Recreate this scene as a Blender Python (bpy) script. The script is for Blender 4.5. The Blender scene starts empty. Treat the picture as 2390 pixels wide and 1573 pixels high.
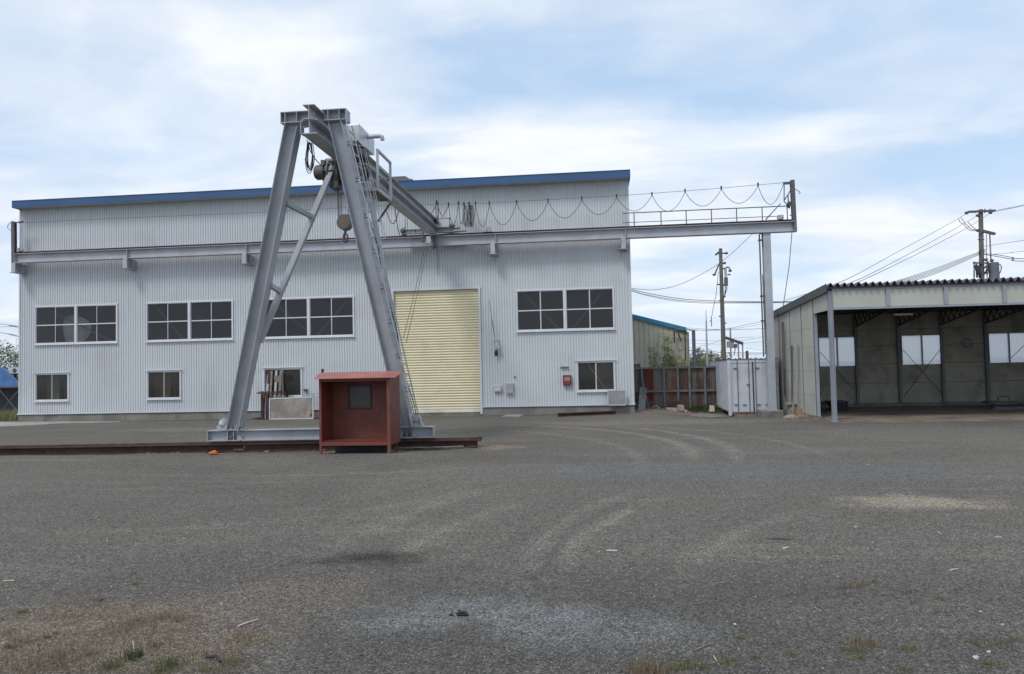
import bpy, math, random
import numpy as np
from mathutils import Vector, Matrix, noise
R = math.radians
C = bpy.context.scene.collection
scn = bpy.context.scene
# ------------------------------------------------------------------ camera
CAM = Vector((0, 0, 1.9)); FPX = 1740.0; PW, PH = 2390.0, 1573.0
HEAD, PITCH, ROLL = 0.11155, 0.04107, -0.02183
_f0 = Vector((-math.sin(HEAD), math.cos(HEAD), 0)); _r0 = Vector((math.cos(HEAD), math.sin(HEAD), 0)); _u0 = Vector((0, 0, 1))
FW = _f0*math.cos(PITCH) + _u0*math.sin(PITCH); _u1 = -_f0*math.sin(PITCH) + _u0*math.cos(PITCH)
RT = _r0*math.cos(ROLL) + _u1*math.sin(ROLL); UP = -_r0*math.sin(ROLL) + _u1*math.cos(ROLL)
cd = bpy.data.cameras.new('camera'); cam = bpy.data.objects.new('camera', cd); C.objects.link(cam)
cd.sensor_width = 36; cd.lens = FPX/PW*36; cd.clip_start = 0.05; cd.clip_end = 3000
M = Matrix((RT, UP, -FW)).transposed().to_4x4(); M.translation = CAM
cam.matrix_world = M; scn.camera = cam
scn.view_settings.view_transform = 'Standard'; scn.view_settings.look = 'None'
scn.view_settings.gamma = 1.0; scn.view_settings.exposure = 0.22
# photo pixel -> world direction
def ray(x, y): return FW*FPX + RT*(x-PW/2) - UP*(y-PH/2)
# ------------------------------------------------------------------ node helper
class NT:
    def __init__(s, tree):
        s.t = tree; s.t.nodes.clear()
    def n(s, typ, ins=None, **kw):
        nd = s.t.nodes.new(typ)
        for k, v in kw.items(): setattr(nd, k, v)
        for k, v in (ins or {}).items():
            if v is None: continue
            if isinstance(v, tuple) and len(v) == 2 and hasattr(v[0], 'outputs'):
                s.t.links.new(v[0].outputs[v[1]], nd.inputs[k])
            elif hasattr(v, 'outputs'): s.t.links.new(v.outputs[0], nd.inputs[k])
            else: nd.inputs[k].default_value = v
        return nd
    def m(s, op, a, b=None, c=None, clamp=False):
        return s.n('ShaderNodeMath', {0: a, 1: b, 2: c}, operation=op, use_clamp=clamp)
    def vm(s, op, a, b=None): return s.n('ShaderNodeVectorMath', {0: a, 1: b}, operation=op)
    def noise(s, vec, scale, detail=4, rough=.5, dist=0):
        return s.n('ShaderNodeTexNoise', {'Vector': vec, 'Scale': scale, 'Detail': detail, 'Roughness': rough, 'Distortion': dist})
    def ramp(s, fac, stops):
        r = s.n('ShaderNodeValToRGB', {'Fac': fac}); e = r.color_ramp.elements
        while len(e) < len(stops): e.new(.5)
        for i, (p, c) in enumerate(stops):
            e[i].position = p; e[i].color = (c, c, c, 1) if not isinstance(c, tuple) else (*c, 1)
        return r
    def mix(s, fac, a, b, mode='MIX'):
        nd = s.t.nodes.new('ShaderNodeMix'); nd.data_type = 'RGBA'; nd.blend_type = mode
        for i, v in ((0, fac), (6, a), (7, b)):
            if hasattr(v, 'outputs'):
                s.t.links.new(v.outputs[2] if v.bl_idname == 'ShaderNodeMix' else v.outputs[0], nd.inputs[i])
            elif isinstance(v, tuple) and hasattr(v[0], 'outputs'): s.t.links.new(v[0].outputs[v[1]], nd.inputs[i])
            else: nd.inputs[i].default_value = (*v, 1) if isinstance(v, tuple) else v
        return nd
    def smooth(s, x, a, b):
        return s.n('ShaderNodeMapRange', {'Value': x, 'From Min': a, 'From Max': b}, interpolation_type='SMOOTHSTEP')
def O(nd): return (nd, 2) if nd.bl_idname == 'ShaderNodeMix' else nd
# ------------------------------------------------------------------ sky and sun
SUN_EL, SUN_AZ = R(52), R(-150)     # azimuth measured from +Y towards +X
wd = bpy.data.worlds.new('World'); scn.world = wd; wd.use_nodes = True
w = NT(wd.node_tree)
tc = w.n('ShaderNodeTexCoord')
sky = w.n('ShaderNodeTexSky', sky_type='NISHITA'); sky.sun_disc = False; sky.sun_elevation = SUN_EL
sky.sun_rotation = SUN_AZ; sky.air_density = 1.0; sky.dust_density = 1.2; sky.ozone_density = 1.5
sep = w.n('ShaderNodeSeparateXYZ', {0: (tc, 0)})
zz = w.m('MAXIMUM', w.m('ADD', (sep, 2), 0.22), 0.06)
u = w.m('DIVIDE', (sep, 0), zz); v = w.m('DIVIDE', (sep, 1), zz)
cv = w.n('ShaderNodeCombineXYZ', {0: u, 1: v, 2: 0.0})
mp = w.n('ShaderNodeMapping', {'Vector': cv, 'Location': (3.1, 1.7, 0), 'Rotation': (0, 0, R(28)), 'Scale': (0.75, 1.35, 1)})
warp = w.noise((mp, 0), 1.3, 3, .5)
wv = w.vm('ADD', (mp, 0), w.vm('MULTIPLY', w.vm('SUBTRACT', (warp, 1), (.5, .5, .5)), (.9, .9, 0)))
n1 = w.noise((wv, 0), .95, 6, .48)
n2 = w.noise((wv, 0), 3.0, 5, .5)
cl = w.m('ADD', w.m('MULTIPLY', (n1, 0), .78), w.m('MULTIPLY', (n2, 0), .22))
dens = w.m('ADD', w.m('MULTIPLY', w.smooth(cl, .36, .64), .62), .24)
def dirmask(x, y, rx, ry):
    d = ray(x, y).normalized(); h = math.atan2(d.x, d.y)
    az_ = w.n('ShaderNodeMath', {0: (sep, 0), 1: (sep, 1)}, operation='ARCTAN2')
    jx = w.m('MULTIPLY', w.m('SUBTRACT', (n2, 0), .5), .5)
    ex_ = w.m('DIVIDE', w.m('ADD', w.m('SUBTRACT', az_, h), w.m('MULTIPLY', jx, rx/1740*3)), rx/1740)
    ey_ = w.m('DIVIDE', w.m('ADD', w.m('SUBTRACT', (sep, 2), d.z), w.m('MULTIPLY', jx, ry/1740*3)), ry/1740)
    return w.smooth(w.m('SQRT', w.m('ADD', w.m('MULTIPLY', ex_, ex_), w.m('MULTIPLY', ey_, ey_))), 1.25, .1)
for args, amt in (((1180, 130, 330, 110), -.30), ((1130, 230, 260, 60), -.15), ((100, 355, 420, 75), -.34), ((1660, 270, 260, 50), -.26), ((2250, 400, 330, 90), -.28), ((1480, 215, 200, 30), -.16), ((480, 230, 380, 110), -.10), ((20, 60, 120, 60), -.08),
                  ((800, 200, 350, 90), .20), ((1500, 60, 520, 90), .16), ((1250, 340, 500, 90), .22), ((300, 40, 420, 60), .16), ((1020, 150, 110, 30), .16), ((2150, 230, 300, 130), .12), ((450, 480, 600, 90), .16), ((2000, 560, 600, 90), .18)):
    dens = w.m('ADD', dens, w.m('MULTIPLY', dirmask(*args), amt*1.7), clamp=True)
n3 = w.noise((tc, 0), 9.0, 7, .6, .5)
mp3 = w.n('ShaderNodeMapping', {'Vector': (tc, 0), 'Scale': (4.5, 4.5, 13)}); n4 = w.noise((mp3, 0), 1.0, 7, .58, .6)
dens = w.m('ADD', dens, w.m('ADD', w.m('MULTIPLY', w.m('SUBTRACT', (n3, 0), .5), .45), w.m('MULTIPLY', w.m('SUBTRACT', (n4, 0), .5), .9)), clamp=True)
hz = w.smooth((sep, 2), .30, .02)
dens2 = w.m('MAXIMUM', dens, w.m('MULTIPLY', hz, .55))
shade = w.noise((wv, 0), 1.9, 5, .55)
ccol = w.mix(w.smooth((shade, 0), .35, .65), (6.9, 7.45, 8.3), (8.7, 8.95, 9.3))
skyb = w.mix(.70, O(sky), (5.0, 6.9, 9.3))
col = w.mix(w.m('ADD', w.m('MULTIPLY', dens2, .86), .06), O(skyb), O(ccol))
bg = w.n('ShaderNodeBackground', {'Color': O(col), 'Strength': 0.1})
w.n('ShaderNodeOutputWorld', {'Surface': bg})
sd = bpy.data.lights.new('sun', 'SUN'); sd.energy = 1.5; sd.angle = R(15); sd.color = (1, .965, .92)
so = bpy.data.objects.new('sun', sd); C.objects.link(so)
sdir = Vector((math.sin(SUN_AZ)*math.cos(SUN_EL), math.cos(SUN_AZ)*math.cos(SUN_EL), math.sin(SUN_EL)))
so.rotation_euler = (-sdir).to_track_quat('-Z', 'Y').to_euler(); so.location = (0, 0, 30)
# ------------------------------------------------------------------ measuring: photo pixel -> point on a real plane
def P(x, y, Y): d = ray(x, y); return CAM + d*(Y/d.y)
def G(x, y, z=0.0): d = ray(x, y); return CAM + d*((z-CAM.z)/d.z)
def PX(x, y, X): d = ray(x, y); return CAM + d*(X/d.x)
def sm(a, b, t): t = min(1, max(0, (t-a)/(b-a))); return t*t*(3-2*t)
def gz(x, y):
    b = .055*math.exp(-((y-16.0)/.75)**2)*sm(-8.6, -7.2, x)*(1-sm(-4.2, -3.0, x))
    r = -.04*math.exp(-((y-17.6)/.5)**2)*(1-sm(-2.6, -2.0, x))
    d = -.19*sm(2.2, 4.2, x)*(1-sm(6.9, 7.4, x))*sm(26.2, 29.0, y)
    return b+r+d
# ------------------------------------------------------------------ mesh builder
class MB:
    def __init__(s): s.v = []; s.f = []
    def add(s, vs, fs):
        b = len(s.v); s.v += [tuple(p) for p in vs]; s.f += [tuple(i+b for i in f) for f in fs]
    def box(s, x0, x1, y0, y1, z0, z1):
        s.add([(x, y, z) for z in (z0, z1) for y in (y0, y1) for x in (x0, x1)],
              [(0, 2, 3, 1), (4, 5, 7, 6), (0, 1, 5, 4), (2, 6, 7, 3), (0, 4, 6, 2), (1, 3, 7, 5)]); return s
    def bar(s, p, q, w, h, up=(0, 0, 1), end_up=None):
        # w across, h along up
        p = Vector(p); q = Vector(q); d = (q-p).normalized(); up = Vector(up)
        a = d.cross(up).normalized(); b = a.cross(d).normalized()
        vs = []
        for c in (p, q):
            for i, j in ((-1, -1), (1, -1), (1, 1), (-1, 1)): vs.append(c + a*(w/2*i) + b*(h/2*j))
        s.add(vs, [(3, 2, 1, 0), (4, 5, 6, 7), (0, 1, 5, 4), (1, 2, 6, 5), (2, 3, 7, 6), (3, 0, 4, 7)]); return s
    def ibeam(s, p, q, h, w, up, tf=.018, tw=.012):
        p = Vector(p); q = Vector(q); d = (q-p).normalized(); up = Vector(up); a = d.cross(up).normalized(); b = a.cross(d).normalized()
        o = b*(h/2-tf/2)
        s.bar(p+o, q+o, w, tf, b); s.bar(p-o, q-o, w, tf, b); s.bar(p, q, tw, h-2*tf, b); return s
    def tube(s, pts, r, n=8, cap=True):
        pts = [Vector(p) for p in pts]; rings = []
        rr = r if isinstance(r, (list, tuple)) else [r]*len(pts)
        up = None; vs = []; fs = []
        for i, p in enumerate(pts):
            d = (pts[min(i+1, len(pts)-1)]-pts[max(i-1, 0)])
            d = d.normalized() if d.length > 1e-9 else Vector((0, 0, 1))
            if up is None: up = Vector((0, 0, 1)) if abs(d.z) < .9 else Vector((1, 0, 0))
            a = d.cross(up).normalized(); b = a.cross(d).normalized(); up = b
            for k in range(n):
                t = 2*math.pi*k/n; vs.append(p + (a*math.cos(t)+b*math.sin(t))*rr[i])
        for i in range(len(pts)-1):
            for k in range(n):
                k2 = (k+1) % n; fs.append((i*n+k, (i+1)*n+k, (i+1)*n+k2, i*n+k2))
        if cap: fs.append(tuple(range(n))); fs.append(tuple(reversed(range((len(pts)-1)*n, len(pts)*n))))
        s.add(vs, fs); return s
    def cyl(s, p, q, r, n=16): return s.tube([p, q], r, n)
    def prism(s, pts, off):
        n = len(pts); off = Vector(off); a = [Vector(p) for p in pts]; b = [p+off for p in a]
        s.add(a+b, [tuple(reversed(range(n))), tuple(range(n, 2*n))] + [(i, (i+1) % n, n+(i+1) % n, n+i) for i in range(n)]); return s
    def quad(s, *p): s.add(p, [tuple(range(len(p)))]); return s
    def blob(s, c, r, sx=1, sy=1, sz=1, seed=0, rough=.25, nu=12, nv=8):
        vs = []; fs = []
        for j in range(nv+1):
            th = math.pi*j/nv
            for i in range(nu):
                ph = 2*math.pi*i/nu
                d = Vector((math.sin(th)*math.cos(ph), math.sin(th)*math.sin(ph), math.cos(th)))
                k = 1+rough*noise.noise(d*1.7+Vector((seed*3.1, seed, 0)))*2
                vs.append(Vector(c)+Vector((d.x*sx, d.y*sy, d.z*sz))*r*k)
        for j in range(nv):
            for i in range(nu):
                i2 = (i+1) % nu; fs.append((j*nu+i, (j+1)*nu+i, (j+1)*nu+i2, j*nu+i2))
        s.add(vs, fs); return s
ORG = {}
def link(o, parent, origin):
    C.objects.link(o)
    if parent is not None:
        o.parent = parent; ORG[o.name] = ORG[parent.name]
    else:
        o.location = origin; ORG[o.name] = Vector(origin)
def build(mb, name, m, parent=None, origin=None, smooth=False, bevel=0):
    org = ORG[parent.name] if parent is not None else Vector(origin if origin is not None else (0, 0, 0))
    me = bpy.data.meshes.new(name)
    me.from_pydata([tuple(Vector(v)-org) for v in mb.v], [], mb.f); me.validate(); me.update()
    if smooth:
        me.shade_smooth()
        me.set_sharp_from_angle(angle=R(40))
    me.materials.append(m)
    o = bpy.data.objects.new(name, me)
    link(o, parent, org)
    if bevel:
        b = o.modifiers.new('bevel', 'BEVEL'); b.width = bevel; b.segments = 2; b.limit_method = 'ANGLE'
    return o
def thing(name, label, cat, loc=(0, 0, 0), group=None):
    o = bpy.data.objects.new(name, None); o.empty_display_size = .3; C.objects.link(o); o.location = loc
    o['label'] = label; o['category'] = cat
    if group: o['group'] = group
    ORG[o.name] = Vector(loc); return o
def tag(o, label, cat, group=None, kind=None):
    o['label'] = label; o['category'] = cat
    if group: o['group'] = group
    if kind: o['kind'] = kind
    return o
def struct(o): o['kind'] = 'structure'; return o
def low(mb):  # base point of a mesh thing
    v = np.array([tuple(p) for p in mb.v]); return (float((v[:, 0].min()+v[:, 0].max())/2), float((v[:, 1].min()+v[:, 1].max())/2), float(v[:, 2].min()))
def solo(mb, name, m, label, cat, group=None, kind=None, smooth=False, bevel=0):
    return tag(build(mb, name, m, None, low(mb), smooth, bevel), label, cat, group, kind)
# ------------------------------------------------------------------ materials
def pm(name, base, rough=.6, metal=0, var=.12, scale=2.0, bump=0, bscale=40, dirt=None, streak=0, spec=.5, rust=None):
    m = bpy.data.materials.new(name); m.use_nodes = True; t = NT(m.node_tree)
    tcn = t.n('ShaderNodeTexCoord'); vec = (tcn, 3)
    a = t.noise(vec, scale, 5, .6)
    d = tuple(c*(1-var) for c in base); b = tuple(min(1, c*(1+var)) for c in base)
    col = t.mix(t.smooth((a, 0), .3, .7), d, b)
    if dirt:
        dn = t.noise(vec, dirt[2], 6, .65)
        col = t.mix(t.m('MULTIPLY', t.smooth((dn, 0), .48, .72), dirt[1]), O(col), dirt[0])
    if streak:
        mpn = t.n('ShaderNodeMapping', {'Vector': vec, 'Scale': (9, 9, .35)})
        sn = t.noise((mpn, 0), 1.0, 5, .7)
        col = t.mix(t.m('MULTIPLY', t.smooth((sn, 0), .5, .75), streak), O(col), tuple(c*.35 for c in base))
    if rust:
        rn = t.noise(vec, rust[1], 7, .7)
        col = t.mix(t.smooth((rn, 0), rust[0], rust[0]+.06), O(col), (.13, .05, .025))
    rn2 = t.noise(vec, scale*3, 4, .6)
    rg = t.n('ShaderNodeMapRange', {'Value': (rn2, 0), 'To Min': max(0, rough-.1), 'To Max': min(1, rough+.12)})
    p = t.n('ShaderNodeBsdfPrincipled', {'Base Color': O(col), 'Roughness': rg, 'Metallic': metal, 'Specular IOR Level': spec})
    if bump:
        bn = t.noise(vec, bscale, 4, .6)
        bb = t.n('ShaderNodeBump', {'Height': (bn, 0), 'Strength': bump, 'Distance': .01}); t.t.links.new(bb.outputs[0], p.inputs['Normal'])
    t.n('ShaderNodeOutputMaterial', {'Surface': p}); return m
M_ = {}
M_['siding'] = pm('white_siding', (.54, .57, .595), .45, var=.04, scale=.35, streak=.03, dirt=((.42, .42, .40), .35, .6))
M_['fnd'] = pm('foundation_concrete', (.20, .19, .175), .9, var=.2, scale=1.2, bump=.4, dirt=((.09, .085, .08), .8, .8))
M_['blue'] = pm('blue_fascia_metal', (.028, .085, .20), .45, var=.08, scale=.6)
M_['soffit'] = pm('soffit_metal', (.50, .50, .47), .6, var=.08)
M_['roof'] = pm('grey_roof_metal', (.12, .12, .13), .6)
M_['alu'] = pm('window_aluminium', (.62, .63, .66), .4, metal=.25, var=.05)
M_['alu_d'] = pm('dark_aluminium', (.26, .26, .29), .45, metal=.3)
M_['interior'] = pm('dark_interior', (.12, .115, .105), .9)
M_['inbrace'] = pm('interior_steel', (.15, .15, .15), .6)
M_['shutter'] = pm('cream_shutter', (.64, .58, .39), .42, var=.05, scale=.8, dirt=((.45, .40, .28), .3, 1.2))
M_['shutrail'] = pm('shutter_bottom_rail', (.62, .62, .58), .5)
M_['steel'] = pm('grey_painted_steel', (.37, .395, .43), .42, var=.10, scale=1.4, dirt=((.29, .30, .32), .5, 2.2))
M_['steel_l'] = pm('pale_painted_steel', (.40, .42, .44), .45, var=.08, scale=1.5, dirt=((.2, .2, .2), .4, 3))
M_['steel_d'] = pm('dark_painted_steel', (.10, .095, .105), .55, var=.2, scale=3)
M_['chip'] = pm('chipped_painted_steel', (.38, .39, .40), .5, var=.12, scale=3, rust=(.57, 9))
M_['blackm'] = pm('black_rubber', (.022, .022, .024), .6)
M_['cable'] = pm('cable_jacket', (.05, .05, .055), .6)
M_['wire'] = pm('galvanised_wire', (.16, .16, .17), .5, metal=.4)
M_['rustd'] = pm('dark_rusted_steel', (.058, .030, .024), .8, var=.35, scale=3, bump=.5, dirt=((.12, .06, .04), .7, 5))
M_['railtop'] = pm('worn_rail_steel', (.11, .07, .055), .55, metal=.3, var=.3, scale=4)
M_['red'] = pm('red_oxide_paint', (.172, .046, .031), .5, var=.18, scale=1.6, dirt=((.10, .03, .025), .6, 2.5), streak=.25, rust=(.68, 9))
M_['redroof'] = pm('faded_red_roof', (.37, .125, .10), .45, var=.16, scale=2, dirt=((.17, .06, .05), .5, 3))
M_['hood'] = pm('pale_hood_steel', (.48, .50, .52), .38, metal=.3, var=.06, scale=2)
M_['hoist'] = pm('greasy_hoist_steel', (.085, .083, .08), .55, var=.4, scale=7, bump=.4)
M_['tarp'] = pm('blue_tarpaulin', (.06, .16, .36), .5, var=.25, scale=2.5, bump=.6, bscale=6)
M_['cont'] = pm('white_container_paint', (.50, .53, .58), .45, var=.06, scale=1, streak=.45, dirt=((.30, .29, .27), .5, 1.5), rust=(.70, 3.5))
M_['rustedge'] = pm('rusty_edge', (.17, .085, .055), .8, var=.4, scale=8)
M_['beige'] = pm('beige_siding', (.45, .43, .34), .6, var=.06, scale=.6)
M_['teal'] = pm('teal_trim', (.025, .19, .32), .5)
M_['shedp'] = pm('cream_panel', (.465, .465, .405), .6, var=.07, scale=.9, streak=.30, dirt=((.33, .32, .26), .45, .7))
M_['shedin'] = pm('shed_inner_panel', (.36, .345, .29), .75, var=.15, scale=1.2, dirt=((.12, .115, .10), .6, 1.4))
M_['shedfas'] = pm('fascia_panel', (.425, .435, .385), .5, var=.06, scale=.8)
M_['roofsheet'] = pm('corrugated_cement_roof', (.12, .115, .13), .7, var=.2, scale=1.5)
M_['trim'] = pm('dark_grey_trim', (.085, .08, .085), .55)
M_['slab'] = pm('brown_concrete_slab', (.20, .155, .125), .85, var=.3, scale=.9, dirt=((.07, .055, .05), .8, 1.1), bump=.3)
M_['apron'] = pm('pale_concrete', (.33, .31, .28), .9, var=.2, scale=3, bump=.4, dirt=((.16, .15, .14), .6, 1.6))
M_['apron_b'] = pm('brown_threshold_concrete', (.17, .14, .12), .9, var=.25, scale=2)
M_['conc'] = pm('rough_concrete', (.19, .185, .175), .9, var=.2, scale=4, bump=.6, dirt=((.09, .09, .085), .7, 3))
M_['pole'] = pm('concrete_pole', (.145, .13, .118), .85, var=.25, scale=2, streak=.5)
M_['wood'] = pm('weathered_wood', (.20, .168, .14), .85, var=.3, scale=6, bump=.6)
M_['log'] = pm('cut_log', (.25, .165, .105), .85, var=.35, scale=9, bump=.8)
M_['stone'] = pm('pale_stone', (.30, .275, .24), .9, var=.2, scale=8, bump=.5)
M_['white'] = pm('white_plastic', (.60, .61, .60), .5)
M_['pink'] = pm('faded_label', (.34, .19, .17), .6)
M_['boxgrey'] = pm('grey_box_paint', (.42, .43, .42), .5)
M_['boxlight'] = pm('ivory_box_paint', (.52, .52, .46), .5)
M_['navy'] = pm('navy_plastic', (.025, .024, .055), .5)
M_['orange'] = pm('orange_cloth', (.62, .15, .05), .8, bump=.6, bscale=30)
M_['dirt'] = pm('bare_dirt', (.17, .12, .085), .95, var=.35, scale=4, bump=.8, bscale=30)
M_['bark'] = pm('bark', (.11, .085, .065), .9, var=.3, scale=8)
M_['trafo'] = pm('transformer_grey', (.13, .145, .17), .5)
def frosted(name, c):
    m = bpy.data.materials.new(name); m.use_nodes = True; t = NT(m.node_tree)
    a = t.n('ShaderNodeBsdfTranslucent', {'Color': (*c, 1)}); b = t.n('ShaderNodeBsdfTransparent', {'Color': (.93, .95, .97, 1)})
    g = t.n('ShaderNodeBsdfGlossy', {'Color': (.8, .8, .8, 1), 'Roughness': .15})
    x = t.n('ShaderNodeMixShader', {0: .10, 1: a, 2: b}); y = t.n('ShaderNodeMixShader', {0: .05, 1: x, 2: g})
    t.n('ShaderNodeOutputMaterial', {'Surface': y}); return m
def glass(name, dark, tr, rough=.06):
    m = bpy.data.materials.new(name); m.use_nodes = True; t = NT(m.node_tree)
    tcn = t.n('ShaderNodeTexCoord'); nz = t.noise((tcn, 3), .7, 3, .5)
    p = t.n('ShaderNodeBsdfPrincipled', {'Base Color': O(t.mix((nz, 0), tuple(c*.75 for c in dark), tuple(c*1.25 for c in dark))), 'Roughness': rough, 'IOR': 1.5})
    b = t.n('ShaderNodeBsdfTransparent', {'Color': (.8, .82, .84, 1)})
    x = t.n('ShaderNodeMixShader', {0: tr, 1: p, 2: b}); t.n('ShaderNodeOutputMaterial', {'Surface': x}); return m
M_['frost'] = frosted('frosted_glass', (.78, .80, .82))
M_['glass'] = glass('dark_window_glass', (.05, .051, .054), .45)
M_['glass_c'] = glass('clear_window_glass', (.07, .068, .064), .55)
def leafmat(name, c1, c2):
    m = bpy.data.materials.new(name); m.use_nodes = True; t = NT(m.node_tree)
    g = t.n('ShaderNodeNewGeometry'); col = t.mix((g, 8), c1, c2)
    p = t.n('ShaderNodeBsdfPrincipled', {'Base Color': O(col), 'Roughness': .65, 'Specular IOR Level': .3})
    tl = t.n('ShaderNodeBsdfTranslucent', {'Color': O(col)})
    x = t.n('ShaderNodeMixShader', {0: .3, 1: p, 2: tl}); t.n('ShaderNodeOutputMaterial', {'Surface': x}); return m
M_['leaf_y'] = leafmat('young_leaves', (.17, .20, .06), (.28, .32, .12))
M_['leaf_g'] = leafmat('green_leaves', (.09, .12, .05), (.19, .22, .11))
M_['leaf_p'] = leafmat('pale_spring_leaves', (.15, .17, .10), (.25, .27, .17))
M_['grass'] = leafmat('grass_blades', (.09, .11, .03), (.22, .22, .09))
M_['drygrass'] = leafmat('dry_grass_blades', (.17, .125, .085), (.30, .235, .16))
M_['darkgrass'] = leafmat('dark_green_grass', (.035, .06, .02), (.09, .13, .04))
# ------------------------------------------------------------------ ground
WYF = 29.55
def ground_mat():
    m = bpy.data.materials.new('gravel_ground'); m.use_nodes = True; t = NT(m.node_tree)
    tcn = t.n('ShaderNodeTexCoord'); pos = (tcn, 3)
    big = t.noise(pos, .16, 5, .6, 1.0); mid = t.noise(pos, .9, 5, .6)
    base = t.mix(t.smooth((big, 0), .35, .65), (.198, .177, .152), (.246, .221, .187))
    base = t.mix(t.m('MULTIPLY', t.smooth((mid, 0), .45, .75), .5), O(base), (.195, .186, .176))
    # stretched streaks along the yard
    ms = t.n('ShaderNodeMapping', {'Vector': pos, 'Rotation': (0, 0, R(-12)), 'Scale': (.22, 1.5, 1)})
    st = t.noise((ms, 0), 1.1, 5, .6, .6)
    base = t.mix(t.m('MULTIPLY', t.smooth((st, 0), .52, .72), .45), O(base), (.37, .325, .27))
    st2 = t.noise((ms, 0), 2.3, 4, .6, .4)
    base = t.mix(t.m('MULTIPLY', t.smooth((st2, 0), .56, .70), .35), O(base), (.165, .156, .147))
    brk = t.noise(pos, 1.7, 4, .6)
    sp = t.n('ShaderNodeSeparateXYZ', {0: pos})
    def ring(cx, cy, rr, wd_, col, amt, fade):
        nonlocal base, trk
        dx = t.m('SUBTRACT', (sp, 0), cx); dy = t.m('SUBTRACT', (sp, 1), cy)
        d = t.m('SQRT', t.m('ADD', t.m('MULTIPLY', dx, dx), t.m('MULTIPLY', dy, dy)))
        wob = t.m('MULTIPLY', t.m('SUBTRACT', (brk, 0), .5), wd_*1.6)
        e = t.m('ABSOLUTE', t.m('SUBTRACT', t.m('ADD', d, wob), rr))
        fx = t.m('SUBTRACT', (sp, 0), fade[0]); fy = t.m('SUBTRACT', (sp, 1), fade[1])
        fd = t.m('SQRT', t.m('ADD', t.m('MULTIPLY', fx, fx), t.m('MULTIPLY', fy, fy)))
        k = t.m('MULTIPLY', t.m('MULTIPLY', t.smooth(e, wd_*1.4, 0.0), amt), t.smooth((brk, 0), .28, .60))
        k = t.m('MULTIPLY', t.m('MULTIPLY', k, .72), t.smooth(fd, fade[2], fade[2]*.55))
        trk = k if trk is None else t.m('MAXIMUM', trk, k)
        base = t.mix(k, O(base), col)
    # turning tracks: arcs through three ground points, fading out away from their middle
    trk = None
    def track(p0, p1, p2, wd_, col, amt, reach=1.15):
        nonlocal trk
        A, B, D = [G(*p) for p in (p0, p1, p2)]
        ax, ay, bx, by, cx_, cy_ = A.x, A.y, B.x, B.y, D.x, D.y
        dd = 2*(ax*(by-cy_)+bx*(cy_-ay)+cx_*(ay-by))
        ux = ((ax*ax+ay*ay)*(by-cy_)+(bx*bx+by*by)*(cy_-ay)+(cx_*cx_+cy_*cy_)*(ay-by))/dd
        uy = ((ax*ax+ay*ay)*(cx_-bx)+(bx*bx+by*by)*(ax-cx_)+(cx_*cx_+cy_*cy_)*(bx-ax))/dd
        rr = math.hypot(ax-ux, ay-uy)
        ring(ux, uy, rr, wd_, col, amt, (B.x, B.y, max((A-B).length, (D-B).length)*reach))
    L1, L2, DK = (.46, .415, .35), (.42, .375, .315), (.15, .143, .137)
    for args in (
        ((600, 1573), (850, 1340), (1250, 1165), .20, L2, .55), ((470, 1520), (760, 1290), (1200, 1125), .20, L2, .5), ((780, 1573), (1010, 1365), (1380, 1200), .15, DK, .6),
        ((690, 1560), (930, 1350), (1310, 1180), .09, DK, .6), ((540, 1540), (800, 1310), (1210, 1145), .08, DK, .55), ((380, 1500), (700, 1250), (1150, 1100), .08, DK, .5),
        ((1320, 1480), (1345, 1270), (1560, 1160), .13, L1, .7), ((1230, 1480), (1270, 1260), (1500, 1140), .13, L2, .5), ((1290, 1480), (1310, 1265), (1530, 1150), .08, DK, .55),
        ((1560, 1480), (1620, 1310), (1900, 1190), .16, L2, .45), ((1480, 1480), (1540, 1300), (1830, 1170), .10, DK, .45),
        ((1150, 990), (1480, 1012), (1610, 1080), .22, L1, .8), ((1180, 985), (1560, 1008), (1720, 1075), .20, L1, .7), ((1230, 985), (1640, 1005), (1900, 1050), .16, L2, .6),
        ((1100, 1000), (1400, 1030), (1480, 1110), .18, L2, .6), ((1165, 990), (1520, 1012), (1665, 1082), .12, DK, .55), ((1060, 985), (1010, 1010), (900, 1040), .35, DK, .4),
        ((1190, 985), (1140, 1010), (1060, 1040), .40, DK, .45), ((900, 1075), (1400, 1085), (2000, 1120), .16, DK, .45), ((1500, 1060), (1750, 1100), (1880, 1135), .05, DK, .7, .8),
        ((200, 1100), (700, 1110), (1150, 1090), .14, L2, .5), ((300, 1180), (800, 1170), (1250, 1110), .16, DK, .35), ((100, 1240), (600, 1220), (1100, 1140), .18, L2, .4)):
        track(*args)
    def blotch(cx, cy, rx, ry, rot, col, amt, rag=.8, soft=.45):
        nonlocal base
        dx = t.m('SUBTRACT', (sp, 0), cx); dy = t.m('SUBTRACT', (sp, 1), cy); c, s_ = math.cos(rot), math.sin(rot)
        a = t.m('DIVIDE', t.m('ADD', t.m('MULTIPLY', dx, c), t.m('MULTIPLY', dy, s_)), rx)
        b = t.m('DIVIDE', t.m('SUBTRACT', t.m('MULTIPLY', dy, c), t.m('MULTIPLY', dx, s_)), ry)
        d = t.m('SQRT', t.m('ADD', t.m('MULTIPLY', a, a), t.m('MULTIPLY', b, b)))
        d = t.m('ADD', d, t.m('MULTIPLY', t.m('SUBTRACT', (mid2, 0), .5), rag))
        base = t.mix(t.m('MULTIPLY', t.smooth(d, 1.0, soft), amt), O(base), col)
    mid2 = t.noise(pos, 1.5, 7, .72)
    g = G(1500, 1480); blotch(g.x, g.y, 6.5, 2.9, .0, (.128, .118, .107), .8, 1.1, .2)
    g = G(500, 1330); blotch(g.x, g.y, 4.0, 1.5, .0, (.160, .147, .132), .6, 1.4, .1)
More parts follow.
